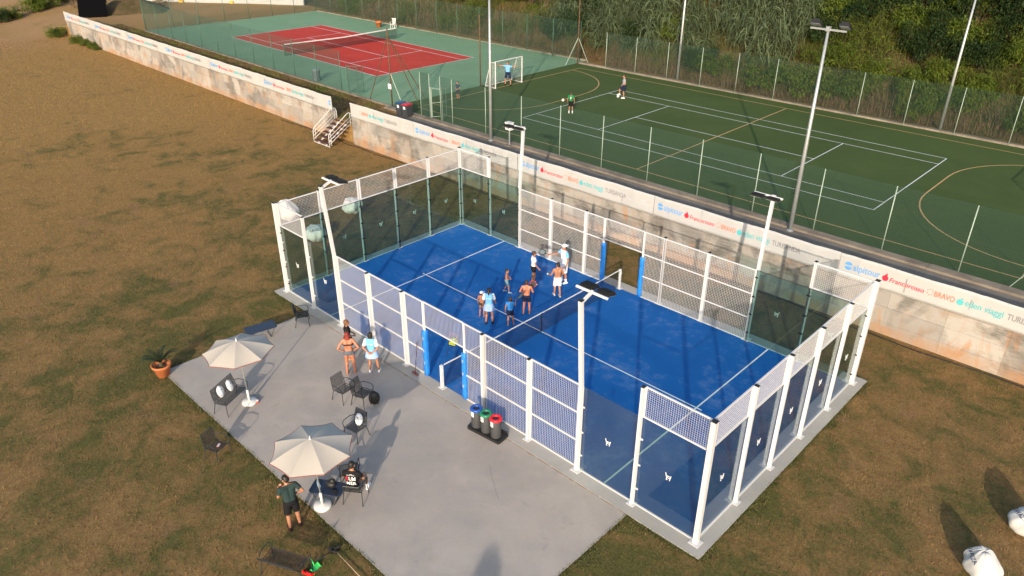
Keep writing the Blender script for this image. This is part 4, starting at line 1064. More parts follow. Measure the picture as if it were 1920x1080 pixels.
    if hairstyle == 'long':
        hb.ell(H((0,-.06,-.05)), (.095*hk,.06*hk,.14*hk), hd)
        for sx in (-.04, 0, .04): cone(hb, H((sx,-.075,-.08)), V((J['neck'].x+sx*.8, -.13, 1.27)), .05, .022)
    if hairstyle == 'pony':
        hb.ell(H((0,-.1,.05)), .04, hd); cone(hb, H((0,-.115,.04)), H((0,-.14,-.1)), .032, .034); cone(hb, H((0,-.14,-.1)), V((.01,-.15,1.3)), .034, .014)
    if hairstyle == 'bun': hb.ell(H((0,-.115,.075)), .045, hd); hb.ell(H((0,-.04,-.02)), (.085,.06,.08), hd)
    hb.v = [tuple(V(v)*k) for v in hb.v]
    fused(hb, .012, HR[hair], 'hair', t, [(H((0,.045,.03))*k, hd@V((0,1,-1.0)))] if hairstyle != 'x' else ())
    def cl(mb, nm, m, cuts=(), vox=.0125):
        mb.v = [tuple(V(v)*k) for v in mb.v]; return fused(mb, vox, m, nm, t, [(V(c)*k, V(n)) for c, n in cuts])
    if bottom:
        q = MB(); e = .02
        cone(q, J['hipR']*.72+J['hipL']*.28+V((0,-.02,.03)), J['hipL']*.72+J['hipR']*.28+V((0,-.02,.03)), .118+e, .118+e)
        for sx in (-.055, .055): cone(q, J['pel']+V((sx,0,0)), J['waist']+V((sx*ws,0,0)), .112+e, .1+e)
        if skirt:
            q.lathe([(.13,.16),(.165,.06),(.205,-.06),(.235,-.2),(.245,-.24)], 28, tuple(J['pel']), 0, 1.08, .86)
        else:
            for s_ in 'RL':
                e_ = (J['hip'+s_]+V((0,-.02,0))).lerp(J['kn'+s_], blen/.42 if blen < .42 else .98); cone(q, J['hip'+s_]+V((0,-.02,0)), e_, .105, .098 if blen > .2 else .108, 14, False, True)
        tz = J['pel'].z+.075; cl(q, 'skirt' if skirt else 'shorts', cmat(bottom), [((0,0,tz),(0,0,1))])
    shv = None
    if shirt:
        q = MB(); torso(q, .017)
        for s_ in 'RL':
            if tank: continue
            if sleeve is None: cone(q, J['sh'+s_], J['sh'+s_].lerp(J['el'+s_], slen), .07, .064, 12, False, True)
        hz = J['pel'].z-.02 if not tank else J['pel'].z
        shv = cl(q, 'shirt', cmat(shirt), [((0,0,hz),(0,0,-1)), ((0,0,J['neck'].z+.0),(0,0,1))])
        if sleeve:
            for s_ in 'RL':
                q = MB(); cone(q, J['sh'+s_]+V((0,0,.005)), J['sh'+s_].lerp(J['el'+s_], slen), .073, .068, 12, False, True); cl(q, 'sleeve', cmat(sleeve))
    if band:
        q = MB(); torso(q, .012); cl(q, 'bikini_top', cmat(band), [((0,0,J['chest'].z-.085),(0,0,-1)), ((0,0,J['chest'].z-.025),(0,0,1))])
    for s_ in 'RL':
        f = V(D.get('ft'+s_, (0.03 if s_ == 'R' else -.03, 1, 0))).normalized(); a_ = J['an'+s_]; fl = V((0,0,-.045))
        if socks: q = MB(); cone(q, a_+(J['kn'+s_]-a_)*.0, a_.lerp(J['kn'+s_], .36), .045, .056, 10, False, True); cl(q, 'sock', cmat(socks))
        if shoes:
            q = MB(); cone(q, a_+fl-f*.05, a_+fl+f*.09, .045, .043); cone(q, a_+fl+f*.09, a_+fl+f*.17, .045, .034); cone(q, a_+V((0,0,.0)), a_+fl+f*.05, .046, .042)
            cl(q, 'shoe', cmat(shoes), [((0,0,(a_.z-.085)),(0,0,-1))])
    if cap:
        q = MB(); q.ell(H((0,-.01,.055)), (.096*hk,.112*hk,.098*hk), hd)
        bd = 1 if cap[1] == 'f' else -1
        co = cl(q, 'cap', cmat(cap[0]), [(H((0,0,.045)), hd@V((0,0,-1)))])
        pts = [H((.085*math.cos(a), bd*(.06+.125*math.sin(a)), .05)) for a in np.linspace(0, math.pi, 9)]
        br = MB().add([p*k for p in pts]+[(p+V((0,0,.012)))*k for p in pts], [tuple(range(8,-1,-1)), tuple(range(9,18))]+[(i,(i+1)%9,9+(i+1)%9,9+i) for i in range(9)]); br.build('brim', cmat(cap[0]), co)
    if shv:
        me = shv.data; tg = ([v.co.copy() for v in me.vertices], [tuple(p.vertices) for p in me.polygons])
        for s, size, wd, zz, c, side, xo in prints:
            decal('print', s, size*k, tg, (xo*k,0,zz*k), (1,0,0) if side == 'b' else (-1,0,0), (0,0,1), c, t, wd*k, .004, .6)
    return t, J, k
def racket(label, p, d, n, c1, c2):
    """padel racket held at p with the head along d"""
    t = thing('padel_racket', label, 'racket', p); d = Vector(d).normalized(); n = Vector(n); n = (n-d*n.dot(d)).normalized(); s_ = d.cross(n)
    MB().tube([-d*.06, d*.1], .017, 8).build('grip', c2, t, True)
    hd = MB(); pts = [(d*(.27+.135*math.cos(a))+s_*.125*math.sin(a)) for a in np.linspace(0, 2*math.pi, 21)[:-1]]
    hd.add([q_+n*.017 for q_ in pts]+[q_-n*.017 for q_ in pts], [tuple(range(20)), tuple(range(39,19,-1))]+[(i,20+i,20+(i+1)%20,(i+1)%20) for i in range(20)]); hd.build('face', c1, t)
    rm = MB().tube(pts+[pts[0]], .02, 6).build('rim', c2, t)
    for sg in (-1, 1): MB().tube([d*.09, d*.15+s_*.05*sg], .013, 6).build('throat', c2, t)
    return t
LB, WH, NV, BK = (.16,.42,.78), (.78,.79,.82), (.012,.018,.05), (.010,.010,.012)
HIPS = dict(elR=(.36,-.12,1.16), wrR=(.20,-.03,1.0), elL=(-.36,-.12,1.16), wrL=(-.20,-.03,1.0), hdR=(-.6,.6,-.4), hdL=(.6,.6,-.4))
BEHIND = dict(elR=(.27,-.14,1.16), wrR=(.05,-.19,.98), elL=(-.27,-.14,1.16), wrL=(-.06,-.2,1.0), hdR=(-.9,-.2,-.3), hdL=(.9,-.2,-.3), pnR=(0,1,0), pnL=(0,1,0))
CLASP = dict(elR=(.25,.02,1.15), wrR=(.10,.22,1.08), elL=(-.25,.02,1.15), wrL=(-.10,.22,1.08), pnR=(0,-1,0), pnL=(0,-1,0))
STAND = dict(anR=(.15,.0,.085), anL=(-.13,-.04,.085), knR=(.13,.03,.5))
FZ = .01
person('woman in black top with short auburn hair, watching beside the mesh', 6.2, -1.28, PZ, -28, 1.66, 'tan', 'auburn', dict(CLASP), (10,0), 'bob', (.014,.013,.014), None, .5, (.014,.013,.014), .3, True, female=True)
person('woman in bikini with long red hair, hands on hips', 7.0, -1.8, PZ, 52, 1.72, 'red', 'red', dict(HIPS, **STAND), (0,0), 'long', bottom=(.10,.12,.15), blen=.07, band=(.02,.02,.025), female=True)
person('staff woman in blue and white shirt with hands behind her back, on the patio', 7.52, -1.2, PZ, 38, 1.66, 'tan', 'black', dict(BEHIND, anR=(.2,.06,.085), knR=(.16,.05,.5)), (0,-6), 'bob', LB, WH, .75, (.30,.45,.75), .3, True, WH, female=True, prints=(('STAFF', .065, .24, 1.28, p_white, 'b', 0),))
person('man in dark green shirt and black shorts standing on the lawn edge', 11.93, -7.15, -.05, 78, 1.8, 'tan', 'black',
       dict(STAND, elR=(.34,-.1,1.2), wrR=(.22,.1,1.03), hdR=(-.9,.3,0), elL=(-.26,.06,1.16), wrL=(-.14,.3,1.18), pnL=(0,-.3,1), chest=(0,.04,1.32), neck=(0,.04,1.49), head=(0,.09,1.6)), (18,-28), 'short', (.022,.042,.042), None, .62, BK, .36, False, (.03,.016,.018))
SIT = dict(pel=(0,-.08,.53), waist=(0,-.12,.69), chest=(0,-.12,.92), neck=(0,-.08,1.1), head=(0,-.03,1.23), shR=(.195,-.11,1.02), shL=(-.195,-.11,1.02), hipR=(.095,-.06,.52), hipL=(-.095,-.06,.52),
           knR=(.17,.38,.53), knL=(-.13,.38,.53), anR=(.2,.42,.085), anL=(-.12,.36,.085), elR=(.28,.0,.78), wrR=(.2,.24,.7), elL=(-.28,.0,.78), wrL=(-.2,.22,.7), pnR=(0,0,-1), pnL=(0,0,-1))
person('man in black shirt with large white and red lettering sitting in an armchair', 12.25, -5.35, PZ, 36, 1.78, 'tan', 'black', SIT, (-6,-10), 'short', BK, None, .62, (.09,.09,.10), .36, False, WH, WH,
       prints=(('S', .17, .085, .86, p_red, 'b', -.10), ('UM', .17, .18, .86, p_white, 'b', .045), ('MER', .17, .26, .70, p_white, 'b', .01), ('SUMMER', .035, .22, 1.0, p_lg, 'b', 0)))
person('small boy in pale cap and yellow-striped swimming trunks on the court', 7.5, 4.2, FZ, 20, 1.13, 'tan', 'brown', dict(STAND), (-20,0), 'short', bottom=(.05,.045,.02), blen=.08, cap=((.62,.68,.8),'f'), kid=1)
person('staff woman with black ponytail in blue and white on the court', 8.1, 4.02, FZ, 40, 1.6, 'tan', 'black', dict(STAND, elR=(.24,.05,1.14), wrR=(.27,.2,.95)), (0,-8), 'pony', LB, WH, .78, (.32,.47,.80), .3, True, BK, female=True, prints=(('STAFF', .06, .22, 1.26, p_white, 'b', 0),))
p_, J_, k_ = person('small boy in blue vest and navy shorts holding a racket', 8.8, 4.5, FZ, 46, 1.25, 'tan', 'brown', dict(STAND, elR=(.27,.1,1.22), wrR=(.30,.26,1.35), anR=(.19,.06,.085)), (0,-10), 'short', (.03,.20,.55), None, 0, NV, .26, kid=1, tank=True)
def hp_(po, J, k, s='R'): return po.matrix_basis @ ((J['wr'+s]+(J['wr'+s]-J['el'+s]).normalized()*.09)*k)
racket('padel racket with greenish face held up by the boy in the vest', hp_(p_,J_,k_), (.5,.4,.7), (.8,.5,-.2), plain('racket_green', (.12,.16,.06)), plain('racket_dark', (.05,.07,.05)))
p_, J_, k_ = person('bare-backed boy in navy trunks with a racket held in front of him', 8.62, 5.62, FZ, 34, 1.52, 'red', 'brown', dict(STAND, elR=(.30,.02,1.16), wrR=(.22,.25,1.1), elL=(-.31,-.02,1.15), wrL=(-.16,.2,1.04)), (0,0), 'short', bottom=NV, blen=.26, shoes=None)
racket('padel racket with red throat held in front of the bare-backed boy', hp_(p_,J_,k_), (.0,.25,1), (-.7,.7,.2), plain('racket_black', (.025,.028,.03)), plain('racket_red', (.42,.02,.02)))
person('small bare-chested boy in patterned teal shorts stepping forward', 6.8, 6.35, FZ, -52, 1.1, 'tan', 'black', dict(CLASP, anR=(.10,.17,.085), knR=(.11,.14,.5), anL=(-.12,-.2,.1), knL=(-.11,-.02,.5)), (0,-10), 'short', bottom=(.14,.26,.29), blen=.34, shoes=(.3,.38,.45), kid=1)
p_, J_, k_ = person('woman in white shirt and black shorts with dark hair tied back', 7.1, 7.7, FZ, -38, 1.58, 'tan', 'brown', dict(STAND, elR=(.25,.04,1.14), wrR=(.27,.2,.95)), (8,-4), 'bun', WH, None, .5, BK, .2, False, WH, female=True)
racket('dark padel racket hanging from the hand of the woman in white', hp_(p_,J_,k_), (.1,-.1,-1), (.7,.7,0), plain('racket_slate', (.05,.055,.06)), m_frame)
p_, J_, k_ = person('coach in white cap and white kit reaching out with a racket', 7.95, 8.72, FZ, 158, 1.84, 'tan', 'black', dict(STAND, elR=(.36,.16,1.2), wrR=(.5,.4,1.17)), (-14,-8), 'short', WH, LB, .6, (.74,.75,.80), .4, False, WH, WH, cap=(WH,'b'), prints=())
racket('pale grey padel racket stretched out by the coach', hp_(p_,J_,k_), (-.8,-.35,.18), (.3,-.4,.9), plain('racket_grey', (.16,.19,.2)), m_frame)
p_, J_, k_ = person('bare-backed boy in white shorts holding a ball', 8.55, 7.6, FZ, 62, 1.58, 'tan', 'black', dict(elL=(-.29,.05,1.16), wrL=(-.34,.27,1.06), elR=(.27,-.02,1.15), wrR=(.24,.16,.95), anR=(.09,-.14,.09), knR=(.1,.0,.5), anL=(-.1,.1,.085), knL=(-.1,.07,.5)), (12,-6), 'short', bottom=(.76,.73,.72), blen=.36, shoes=(.5,.45,.42))
o = link('padel_ball', MB().ell((0,0,0), .035, nu=12, nv=8).mesh('ball', simple('pale_ball', (.78,.8,.5), .8), True), None, hp_(p_,J_,k_,'L')+Vector((0,0,.03))); tag(o, 'pale ball in the raised hand of the boy in white shorts', 'ball')
racket('dark padel racket low in the right hand of the boy in white shorts', hp_(p_,J_,k_), (.2,-.1,-1), (.7,.7,0), plain('racket_coal', (.03,.03,.035)), m_white)
# football players
person('small boy in dark blue watching at the pitch edge by the gate', -15.1, 23.6, UZ, 190, 1.33, 'tan', 'brown', dict(CLASP), (0,-5), 'short', (.02,.04,.08), None, .6, (.02,.03,.04), .36, False, (.03,.03,.03), kid=.8)
person('goalkeeper in light blue shirt with arms spread inside the goal', -15.6, 29.4, UZ, 205, 1.86, 'tan', 'black', dict(elR=(.46,.05,1.43), wrR=(.70,.12,1.47), elL=(-.46,.05,1.43), wrL=(-.70,.12,1.5), anR=(.2,.03,.085), anL=(-.24,.05,.085), knR=(.16,.05,.5), knL=(-.18,.06,.5)), (0,-6), 'short', (.17,.38,.74), None, .55, NV, .38, False, BK)
person('boy in green football shirt with a white number on his back', -6.75, 26.6, UZ, 30, 1.48, 'tan', 'brown', dict(STAND), (0,-6), 'short', (.015,.16,.055), None, .6, BK, .34, False, WH, WH, kid=.6, prints=(('7', .26, .13, 1.18, p_white, 'b', 0),))
person('man in grey shirt and navy shorts with one foot on the football', -6.62, 32.55, UZ, 128, 1.74, 'tan', 'brown', dict(elR=(.26,-.04,1.15), wrR=(.22,.1,.95), elL=(-.28,-.1,1.15), wrL=(-.16,.08,1.05), knR=(.12,.3,.62), anR=(.1,.30,.3), ftR=(0,1,-.15), anL=(-.12,-.03,.085)), (0,-4), 'short', (.30,.31,.33), None, .6, NV, .36, False, WH)

# ------------------------------------------------------------------ hillside and its plants
def yf(x): return 40.45+1.4*sstep(-12, -19, x)
def hn(x, y): return .55*math.sin(x*.23+y*.31)+.35*math.sin(x*.61-y*.47+1.3)+.2*math.sin(x*1.3+y*1.1)
def hill_h(x, y):
    d = y-yf(x)
    if d <= 0: return 1.12+.1*d
    z = 1.12+.12*min(d, 1.5)+(.70*max(0, d-1.0) if d < 22 else .70*21+.25*(d-22))*1.
    z = z*sstep(-72, -48, x)+(1.2+.07*d)*(1-sstep(-72, -48, x))
    return z+hn(x, y)*min(1, d/4)*.5
xs_ = np.concatenate([np.linspace(-150,-80,8), np.linspace(-76,46,80), np.linspace(52,160,10)]); ys_ = np.concatenate([np.linspace(-.6,24,34), np.linspace(27,140,12)])
g = MB(); n_ = len(ys_)
for x in xs_:
    for d in ys_: g.v.append((x, yf(x)+d, hill_h(x, yf(x)+d)))
for i in range(len(xs_)-1):
    for j in range(n_-1): g.f.append((i*n_+j, (i+1)*n_+j, (i+1)*n_+j+1, i*n_+j+1)); g.m.append(0)
k = N('hill_soil'); p = k.pos(); f = k.noise(p, .9, 6, .65); f2 = k.noise(p, 6, 4)
m_hill = k.done(k.mix(f2, k.mix(k.ramp(f, .35, .65), (.045,.05,.018), (.17,.105,.055)), (.06,.045,.022)), .95, 0, .1)
struct(g.build('hillside', m_hill, None, True))
def strips(P, dirs, L, W, droop, segs=3, rng=RNG):
    """curved tapering leaf blades; arrays of base points and directions -> verts, quads"""
    n = len(P); up_ = np.array([0,0,1.]); d = dirs/np.linalg.norm(dirs, axis=1)[:,None]
    side = np.cross(d, up_); ln = np.linalg.norm(side, axis=1)[:,None]; rnd = rng.normal(size=(n,3)); side = np.where(ln > .05, side/np.maximum(ln,1e-6), rnd); side += rng.normal(size=(n,3))*.35; side /= np.linalg.norm(side, axis=1)[:,None]
    V = np.zeros((n, segs+1, 2, 3))
    for s_ in range(segs+1):
        t_ = s_/segs; c = P+d*(L*t_)[:,None]; c[:,2] -= droop*(t_**2)*L
        w_ = W*(1-t_**1.6*.94)*(.5+.5*min(1, t_*4+.2)); V[:,s_,0] = c-side*w_[:,None]/2; V[:,s_,1] = c+side*w_[:,None]/2
    idx = np.arange(n)[:,None]*((segs+1)*2); F = []
    for s_ in range(segs): a = idx+s_*2; F.append(np.concatenate([a, a+1, a+3, a+2], 1))
    return V.reshape(-1,3), np.concatenate(F, 0)
def cane_proto(name, nst, hgt, spread, L, W, m_leaf, m_stem, seed, per=13, droop=.75):
    rg = np.random.default_rng(seed); P = []; D = []; st_ = MB()
    for i in range(nst):
        a = rg.uniform(0, 6.28); r = spread*math.sqrt(rg.uniform(0,1)); h = hgt*rg.uniform(.55,1.05); ln = rg.normal(size=2)*.2*h+np.array([math.cos(a),math.sin(a)])*.12*h
        b = np.array([r*math.cos(a), r*math.sin(a), 0.]); tip = b+np.array([ln[0], ln[1], h])
        st_.tube([b-np.array([0,0,.3]), (b+tip)/2+np.array([-ln[0],-ln[1],0])*.12, tip], [.016,.012,.005], 4)
        for q in range(per):
            t_ = .15+.85*q/per; c = b+(tip-b)*t_; az = rg.uniform(0,6.28); P.append(c); D.append((math.cos(az), math.sin(az), rg.uniform(.3,1.1)))
    P, D = np.array(P), np.array(D); n = len(P)
    V, F = strips(P, D, L*rg.uniform(.6,1.2,n), W*rg.uniform(.7,1.2,n), droop*rg.uniform(.5,1.3,n), 3, rg)
    return npmesh('leaves', V, F, m_leaf, 4), st_.mesh('stems', m_stem)
def shrub_proto(seed, r, h, m_leaf, m_stem, n=2600, size=.11):
    rg = np.random.default_rng(seed); cs = []; st_ = MB()
    for i in range(16):
        a = rg.uniform(0,6.28); q = r*.75*math.sqrt(rg.uniform(0,1)); c = np.array([q*math.cos(a), q*math.sin(a), h*rg.uniform(.25,.85)]); cs.append((c, r*rg.uniform(.25,.5)))
        st_.tube([(0,0,-.2), tuple(c*np.array([.4,.4,.5])), tuple(c)], [.05,.03,.01], 5)
    P = []; D = []
    for i in range(n):
        c, q = cs[rg.integers(16)]; d = rg.normal(size=3); d /= np.linalg.norm(d); P.append(c+d*q*rg.uniform(.6,1.05)*np.array([1,1,.8])); D.append(d+rg.normal(size=3)*.6)
    V, F = strips(np.array(P), np.array(D), size*rg.uniform(.6,1.4,n), size*.55*rg.uniform(.7,1.3,n), .3*np.ones(n), 2, rg)
    return npmesh('leaves', V, F, m_leaf, 4), st_.mesh('stems', m_stem)
l_cane = leafmat('cane_leaf', (.085,.125,.058), (.14,.185,.095), (.21,.20,.105))
l_reed = leafmat('reed_leaf', (.085,.13,.013), (.15,.19,.022), (.27,.20,.035))
l_shr = leafmat('shrub_leaf', (.016,.038,.010), (.04,.07,.016), (.07,.08,.018))
l_shg = leafmat('bush_leaf', (.065,.115,.012), (.125,.17,.018), (.25,.18,.03))
l_dry = leafmat('dry_scrub', (.12,.082,.042), (.20,.13,.066), (.075,.088,.026))
l_edge = leafmat('edge_grass_leaf', (.07,.085,.022), (.15,.14,.045), (.30,.20,.09), .15)
m_st = simple('stem', (.06,.065,.025), .8); m_std = simple('dry_stem', (.17,.115,.07), .9); m_bark = simple('bark', (.07,.05,.035), .9)
PRO = dict(cane=[cane_proto('c', 24, 3.4, 1.0, 1.05, .085, l_cane, m_st, s, 17, 1.15) for s in (1,2,3)],
           reed=[cane_proto('r', 46, 1.9, 1.3, .6, .055, l_reed, m_st, s, 11, .8) for s in (4,5,6)],
           shrub=[shrub_proto(s, 1.7, 2.2, l_shr, m_bark, 4200, .15) for s in (7,8)],
           bush=[shrub_proto(s, 1.5, 1.7, l_shg, m_bark, 4200, .14) for s in (9,10)],
           dry=[cane_proto('d', 34, 1.1, .95, .36, .03, l_dry, m_std, s, 7, .5) for s in (11,12)])
LAB = dict(cane=('cane_clump', 'tall drooping grey-green cane clump growing on the slope', 'cane', 'grey-green canes on the hillside'),
           reed=('reed_clump', 'bright yellow-green reed clump on the slope behind the pitch', 'reed', 'green reeds on the hillside'),
           shrub=('dark_shrub', 'dark leafy shrub among the reeds high on the slope', 'shrub', 'dark shrubs on the hillside'),
           bush=('green_bush', 'rounded mid-green bush on the slope', 'bush', 'green bushes on the hillside'),
           dry=('dry_scrub', 'low brown dry scrub tuft along the fence at the hill foot', 'scrub', 'dry scrub at the hill foot'))
rp_ = random.Random(5)
def plant(kind, x, y, z, sc, label=None, group=None):
    nm, lab, cat, grp_ = LAB[kind]; lv, sm = rp_.choice(PRO[kind])
    t = thing(nm, label or lab, cat, (x,y,z), rp_.uniform(0,360), group or grp_); t.scale = (sc*rp_.uniform(.9,1.15), sc*rp_.uniform(.9,1.15), sc*rp_.uniform(.85,1.2))
    link('leaves', lv, t); link('stems', sm, t)
x = -58.
while x < 26:
    d = 1.7
    while d < 17.5:
        px, py = x+rp_.uniform(-.8,.8), yf(x)+d+rp_.uniform(-.7,.7); q = rp_.random()
        lim = 22-(d*.35) if px > 0 else 99
        if px < -26: kind = 'dry' if (d < 5 and q < .7) or q < .2 else ('bush' if q < .55 else ('shrub' if q < .7 else 'reed'))
        elif px < 2: kind = 'dry' if d < 2.5 and q < .5 else ('cane' if q < .86 else ('shrub' if q < .93 else 'bush'))
        elif px > 11 and d > 5.5: kind = 'shrub' if q < .62 else ('reed' if q < .75 else 'bush')
        else: kind = 'dry' if d < 2.2 and q < .45 else ('reed' if q < .36 else ('shrub' if q < .52 else 'bush'))
        if px < lim: plant(kind, px, py, hill_h(px, py)-.1, rp_.uniform(.85,1.25)*(1.2 if d > 8 else 1))
        d += 1.95
    x += 1.95 if x > 0 else 2.15
for i in range(30):
    px = -20+1.45*i+rp_.uniform(-.4,.4); py = yf(px)+rp_.uniform(.5,1.2); plant('dry', px, py, hill_h(px,py)-.05, rp_.uniform(.6,1.0))
# undergrowth that nobody could count
n = 170000; bx = RNG.uniform(-62, 27, n); bd = RNG.uniform(.15, 18, n)
by = np.array([yf(a) for a in bx])+bd; bz = np.array([hill_h(a, b) for a, b in zip(bx, by)])
low = bd < 1.6+1.2*np.sin(bx*.7)+RNG.uniform(0,1.5,n)
for nm, sel, m, L0 in (('undergrowth', ~low, l_shg, .6), ('dead_grass', low, l_dry, .36)):
    k_ = sel.sum(); V, F = strips(np.stack([bx[sel], by[sel], bz[sel]-.03], 1), np.stack([RNG.normal(size=k_)*.6, RNG.normal(size=k_)*.6, np.ones(k_)], 1), L0*RNG.uniform(.5,1.3,k_), .03*RNG.uniform(.6,1.5,k_)+.012, .35*np.ones(k_), 2)
    o = link(nm, npmesh(nm, V, F, m, 4)); o['kind'] = 'stuff'; o['label'] = ('rank green undergrowth covering the slope' if nm == 'undergrowth' else 'dead brown grass along the hill foot'); o['category'] = 'grass'
# far-left bushes and weeds at the wall end
for i, (x, y, sc, kd) in enumerate(((-89,17.2,1.1,'bush'),(-90,19.0,1.25,'bush'),(-86.6,12.4,.8,'shrub'),(-80,21.5,.7,'bush'),(-88,14.2,1.0,'bush'),(-86,22,1.2,'dry'),(-82,25,1.2,'dry'),(-78,28,1.1,'dry'),(-92,22,1.5,'bush'))):
    plant(kd, x, y, ground_h(x, y-yw(x))-.05, sc, ['bright bush beyond the earth road, past the end of the wall','tallest dark shrub beyond the earth road','low dark shrub by the yellow crate beyond the earth road','green bush behind the tarpaulin screen','outermost green bush beyond the earth road','dry scrub on the earth mound behind the screen','dry scrub between the mound and the tennis fence','dry scrub at the corner of the tennis fence','big green bush behind the others past the road'][i], 'bushes beyond the earth road')
for i, (x, y, sc) in enumerate(((-72.2,14.1,.8),(-67.2,14.5,.55),(-64.6,14.5,.42),(-62.4,14.5,.4),(-61.3,14.5,.3))):
    plant('bush', x, y, -.1, sc, ['spreading weed patch at the end of the long wall','round weed at the wall foot, next to the spreading patch','second small weed from the spreading patch at the wall foot','third small weed from the spreading patch at the wall foot','smallest weed at the foot of the long wall'][i], 'weeds at the wall foot')
mound = MB()
for i in range(13):
    for j in range(24):
        r_ = i/12; a = 2*math.pi*j/24; rr = 4.2*r_*(1+.18*math.sin(3*a)+.1*math.sin(7*a)); mound.v.append((rr*math.cos(a)*1.25, rr*math.sin(a), 1.7*(1-r_**1.6)+.15*math.sin(5*a+i)*(1-r_)*r_*3-.05))
for i in range(12):
    for j in range(24): mound.f.append((i*24+j, (i+1)*24+j, (i+1)*24+(j+1)%24, i*24+(j+1)%24)); mound.m.append(0)
o = mound.build('earth_mound', m_hill, None, True); o.location = (-78.0,25.2,1.15); struct(o)
bt = thing('branch_pile', 'heap of bare cut branches behind the tennis court corner', 'branches', (-79.5,29.6,1.25))
for i in range(26):
    a, L = rp_.uniform(0,6.28), rp_.uniform(.8,2.2); c = Vector((rp_.uniform(-1.5,1.5), rp_.uniform(-.8,.8), rp_.uniform(.05,.6))); d = Vector((math.cos(a), math.sin(a), rp_.uniform(-.1,.35)))
    MB().tube([c-d*L/2, c+Vector((0,0,.1)), c+d*L/2], [.05,.04,.015], 5).build('branch', m_std, bt)
# small palm below the drone: only its shadow reaches the patio
pl = thing('small_palm', 'small fan palm on the lawn whose shadow touches the patio', 'palm', (20.1,-9.5,-.05)); pl.scale = (.40,.40,.62)
MB().tube([(0,0,-.1),(.05,0,1.3),(0,.05,2.5)], [.17,.13,.11], 10).build('trunk', m_bark, pl, True)
for i in range(11):
    a = i*2.4; el = rp_.uniform(.1,1.2); d = Vector((math.cos(a)*math.cos(el), math.sin(a)*math.cos(el), math.sin(el))); mb = MB(); b0 = Vector((0,.05,2.5)); c = b0+d*.6; mb.tube([b0, c], .014, 4)
    s_ = d.orthogonal().normalized(); u_ = d.cross(s_)
    for q in range(13):
        an = -1.15+2.3*q/12; e = (d*math.cos(an)+s_*math.sin(an)).normalized(); w_ = (d*-math.sin(an)+s_*math.cos(an))*.03; mb.add([c-w_*.3, c+w_*.3, c+e*.4+w_, c+e*.85+Vector((0,0,-.05)), c+e*.4-w_], [(0,1,2,3,4)])
    mb.build('frond', l_shg, pl)
# ------------------------------------------------------------------ lawn blades
def lawn_field():
    out = []
    for (x0, x1, y0, y1, dens, L0, W0) in ((-4,30,-12,14,150,.055,.022), (-30,-4,-12,14,95,.06,.03), (-75,-30,-10,15.2,42,.07,.045), (-30,30,-22,-12,30,.06,.03)):
        n = int((x1-x0)*(y1-y0)*dens); x = RNG.uniform(x0,x1,n); y = RNG.uniform(y0,y1,n)
        ok = ~((x > 2) & (x < 18.25) & (y > -6.5) & (y < 0)) & ~((x > -.55) & (x < 20.5) & (y > -.6) & (y < 10.65)) & (y < np.where(x < -20, 14.2-.019*(x+20), 14.2)-.05)
        # only what the camera or a step aside could see
        fx, fy = x-26.5, y+13.8; fwd = -.69*fx+.72*fy; rgt = .72*fx+.69*fy; ok &= (fwd > 2) & (np.abs(rgt) < fwd*.82+7)
        x, y = x[ok], y[ok]; n = len(x); a = RNG.uniform(0, 6.28, n); L = L0*RNG.uniform(.5,1.5,n); W = W0*RNG.uniform(.6,1.4,n)
        lean = RNG.normal(size=(n,2))*.55
        b = np.stack([x, y, np.full(n,-.055)], 1); s_ = np.stack([np.cos(a), np.sin(a), np.zeros(n)], 1)*(W/2)[:,None]
        tip = b+np.stack([lean[:,0]*L, lean[:,1]*L, L], 1)
        out.append(np.stack([b-s_, b+s_, tip], 1).reshape(-1,3))
    V = np.concatenate(out); return V, np.arange(len(V)).reshape(-1,3)
V, F = lawn_field()
o = link('lawn_grass', npmesh('lawn_grass', V, F, m_lawn)); o['kind'] = 'stuff'; o['label'] = 'short parched grass of the lawn'; o['category'] = 'grass'
print('lawn blades', len(F))

n = 26000; x = RNG.uniform(-68, -15.4, n); y = RNG.uniform(0, 1, n); y0 = 14.7+np.where(x < -20, -.019*(x+20), 0); y1 = np.where(x < -17.4, 19.7-.0205*(x+61.2), 17.2); y = y0+(y1-y0)*y
V, F = strips(np.stack([x, y, np.full(n, 1.2)], 1), np.stack([RNG.normal(size=n)*.6, RNG.normal(size=n)*.6, np.ones(n)], 1), .22*RNG.uniform(.4,1.4,n), .04*RNG.uniform(.6,1.5,n), .3*np.ones(n), 2)
pat = (np.sin(x*.7)+np.sin(x*1.9+y)+RNG.normal(size=n)*.7) > .2
for nm, sel, m in (('verge_grass', pat, l_shg), ('verge_dead_grass', ~pat, l_dry)):
    q = sel.nonzero()[0]; Vs = V.reshape(n, 6, 3)[q].reshape(-1, 3); i = np.arange(len(q))[:,None]*6
    o = link(nm, npmesh(nm, Vs, np.concatenate([np.concatenate([i, i+1, i+3, i+2], 1), np.concatenate([i+2, i+3, i+5, i+4], 1)]), m, 4)); o['kind'] = 'stuff'; o['label'] = ('green' if sel is pat else 'dead brown')+' rough grass behind the tennis wall'; o['category'] = 'grass'

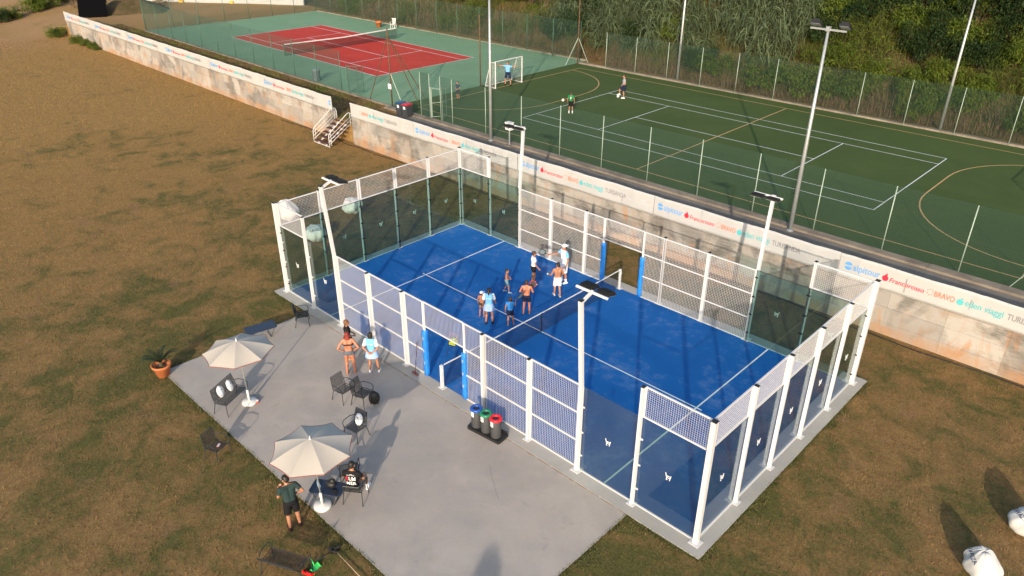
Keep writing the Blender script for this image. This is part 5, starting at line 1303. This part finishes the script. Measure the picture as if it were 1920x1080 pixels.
# grass and weeds creeping over the concrete edges
def edge_grass(pts, n, L0, wd):
    V = []
    for (x0,y0), (x1,y1) in zip(pts[:-1], pts[1:]):
        L = math.hypot(x1-x0, y1-y0); k = int(n*L); t = RNG.uniform(0,1,k); nx, ny = (y1-y0)/L, -(x1-x0)/L
        cl_ = np.clip(np.sin(t*L*2.3+x0)+np.sin(t*L*5.1+y0)+RNG.normal(size=k)*.8+.6, .15, 2)
        off = np.abs(RNG.normal(size=k))*wd*cl_; x = x0+(x1-x0)*t+nx*(off-.02); y = y0+(y1-y0)*t+ny*(off-.02); V.append(np.stack([x, y, np.full(k,-.05)], 1))
    P = np.concatenate(V); k = len(P)
    return strips(P, np.stack([RNG.normal(size=k)*.7, RNG.normal(size=k)*.7, np.ones(k)], 1), L0*RNG.uniform(.4,1.5,k), .02*RNG.uniform(.6,1.5,k), .4*np.ones(k), 2)
V, F = edge_grass([(2.09,-.55),(2.09,-6.45),(18.15,-6.45),(18.15,-.52),(20.43,-.52),(20.43,10.57),(-.47,10.57),(-.47,-.52),(2.05,-.52)], 520, .085, .09)
o = link('edge_grass', npmesh('edge_grass', V, F, l_edge, 4)); o['kind'] = 'stuff'; o['label'] = 'tufts of grass along the edges of the concrete'; o['category'] = 'grass'

# soil and grit gathered in the joint between patio and court slab
jt = MB(); x = 2.2
while x < 18.1:
    L = random.uniform(.15,.6); w_ = random.uniform(.012,.05)
    jt.add([(x,-.512-w_*.3,.003-.012),(x+L*.4,-.512-w_,.002-.012),(x+L,-.512-w_*.4,.003-.012),(x+L,-.50,.003-.012),(x,-.50,.003-.012)], [(0,1,2,3,4)]); x += L+random.uniform(-.02,.1)
o = jt.build('joint_grit', simple('grit', (.30,.22,.15), .95, var=.3, scale=20)); o['kind'] = 'stuff'; o['label'] = 'grit along the joint of the concrete'; o['category'] = 'grit'
cr = MB(); x, y = 14.0, -1.75
for i in range(14):
    x2, y2 = x+.085, y-.06+random.uniform(-.02,.02); stripe(cr, x, y, x2, y2, .008, PZ+.003); x, y = x2, y2
o = cr.build('hairline_crack', simple('crack', (.16,.14,.13), .95)); struct(o)
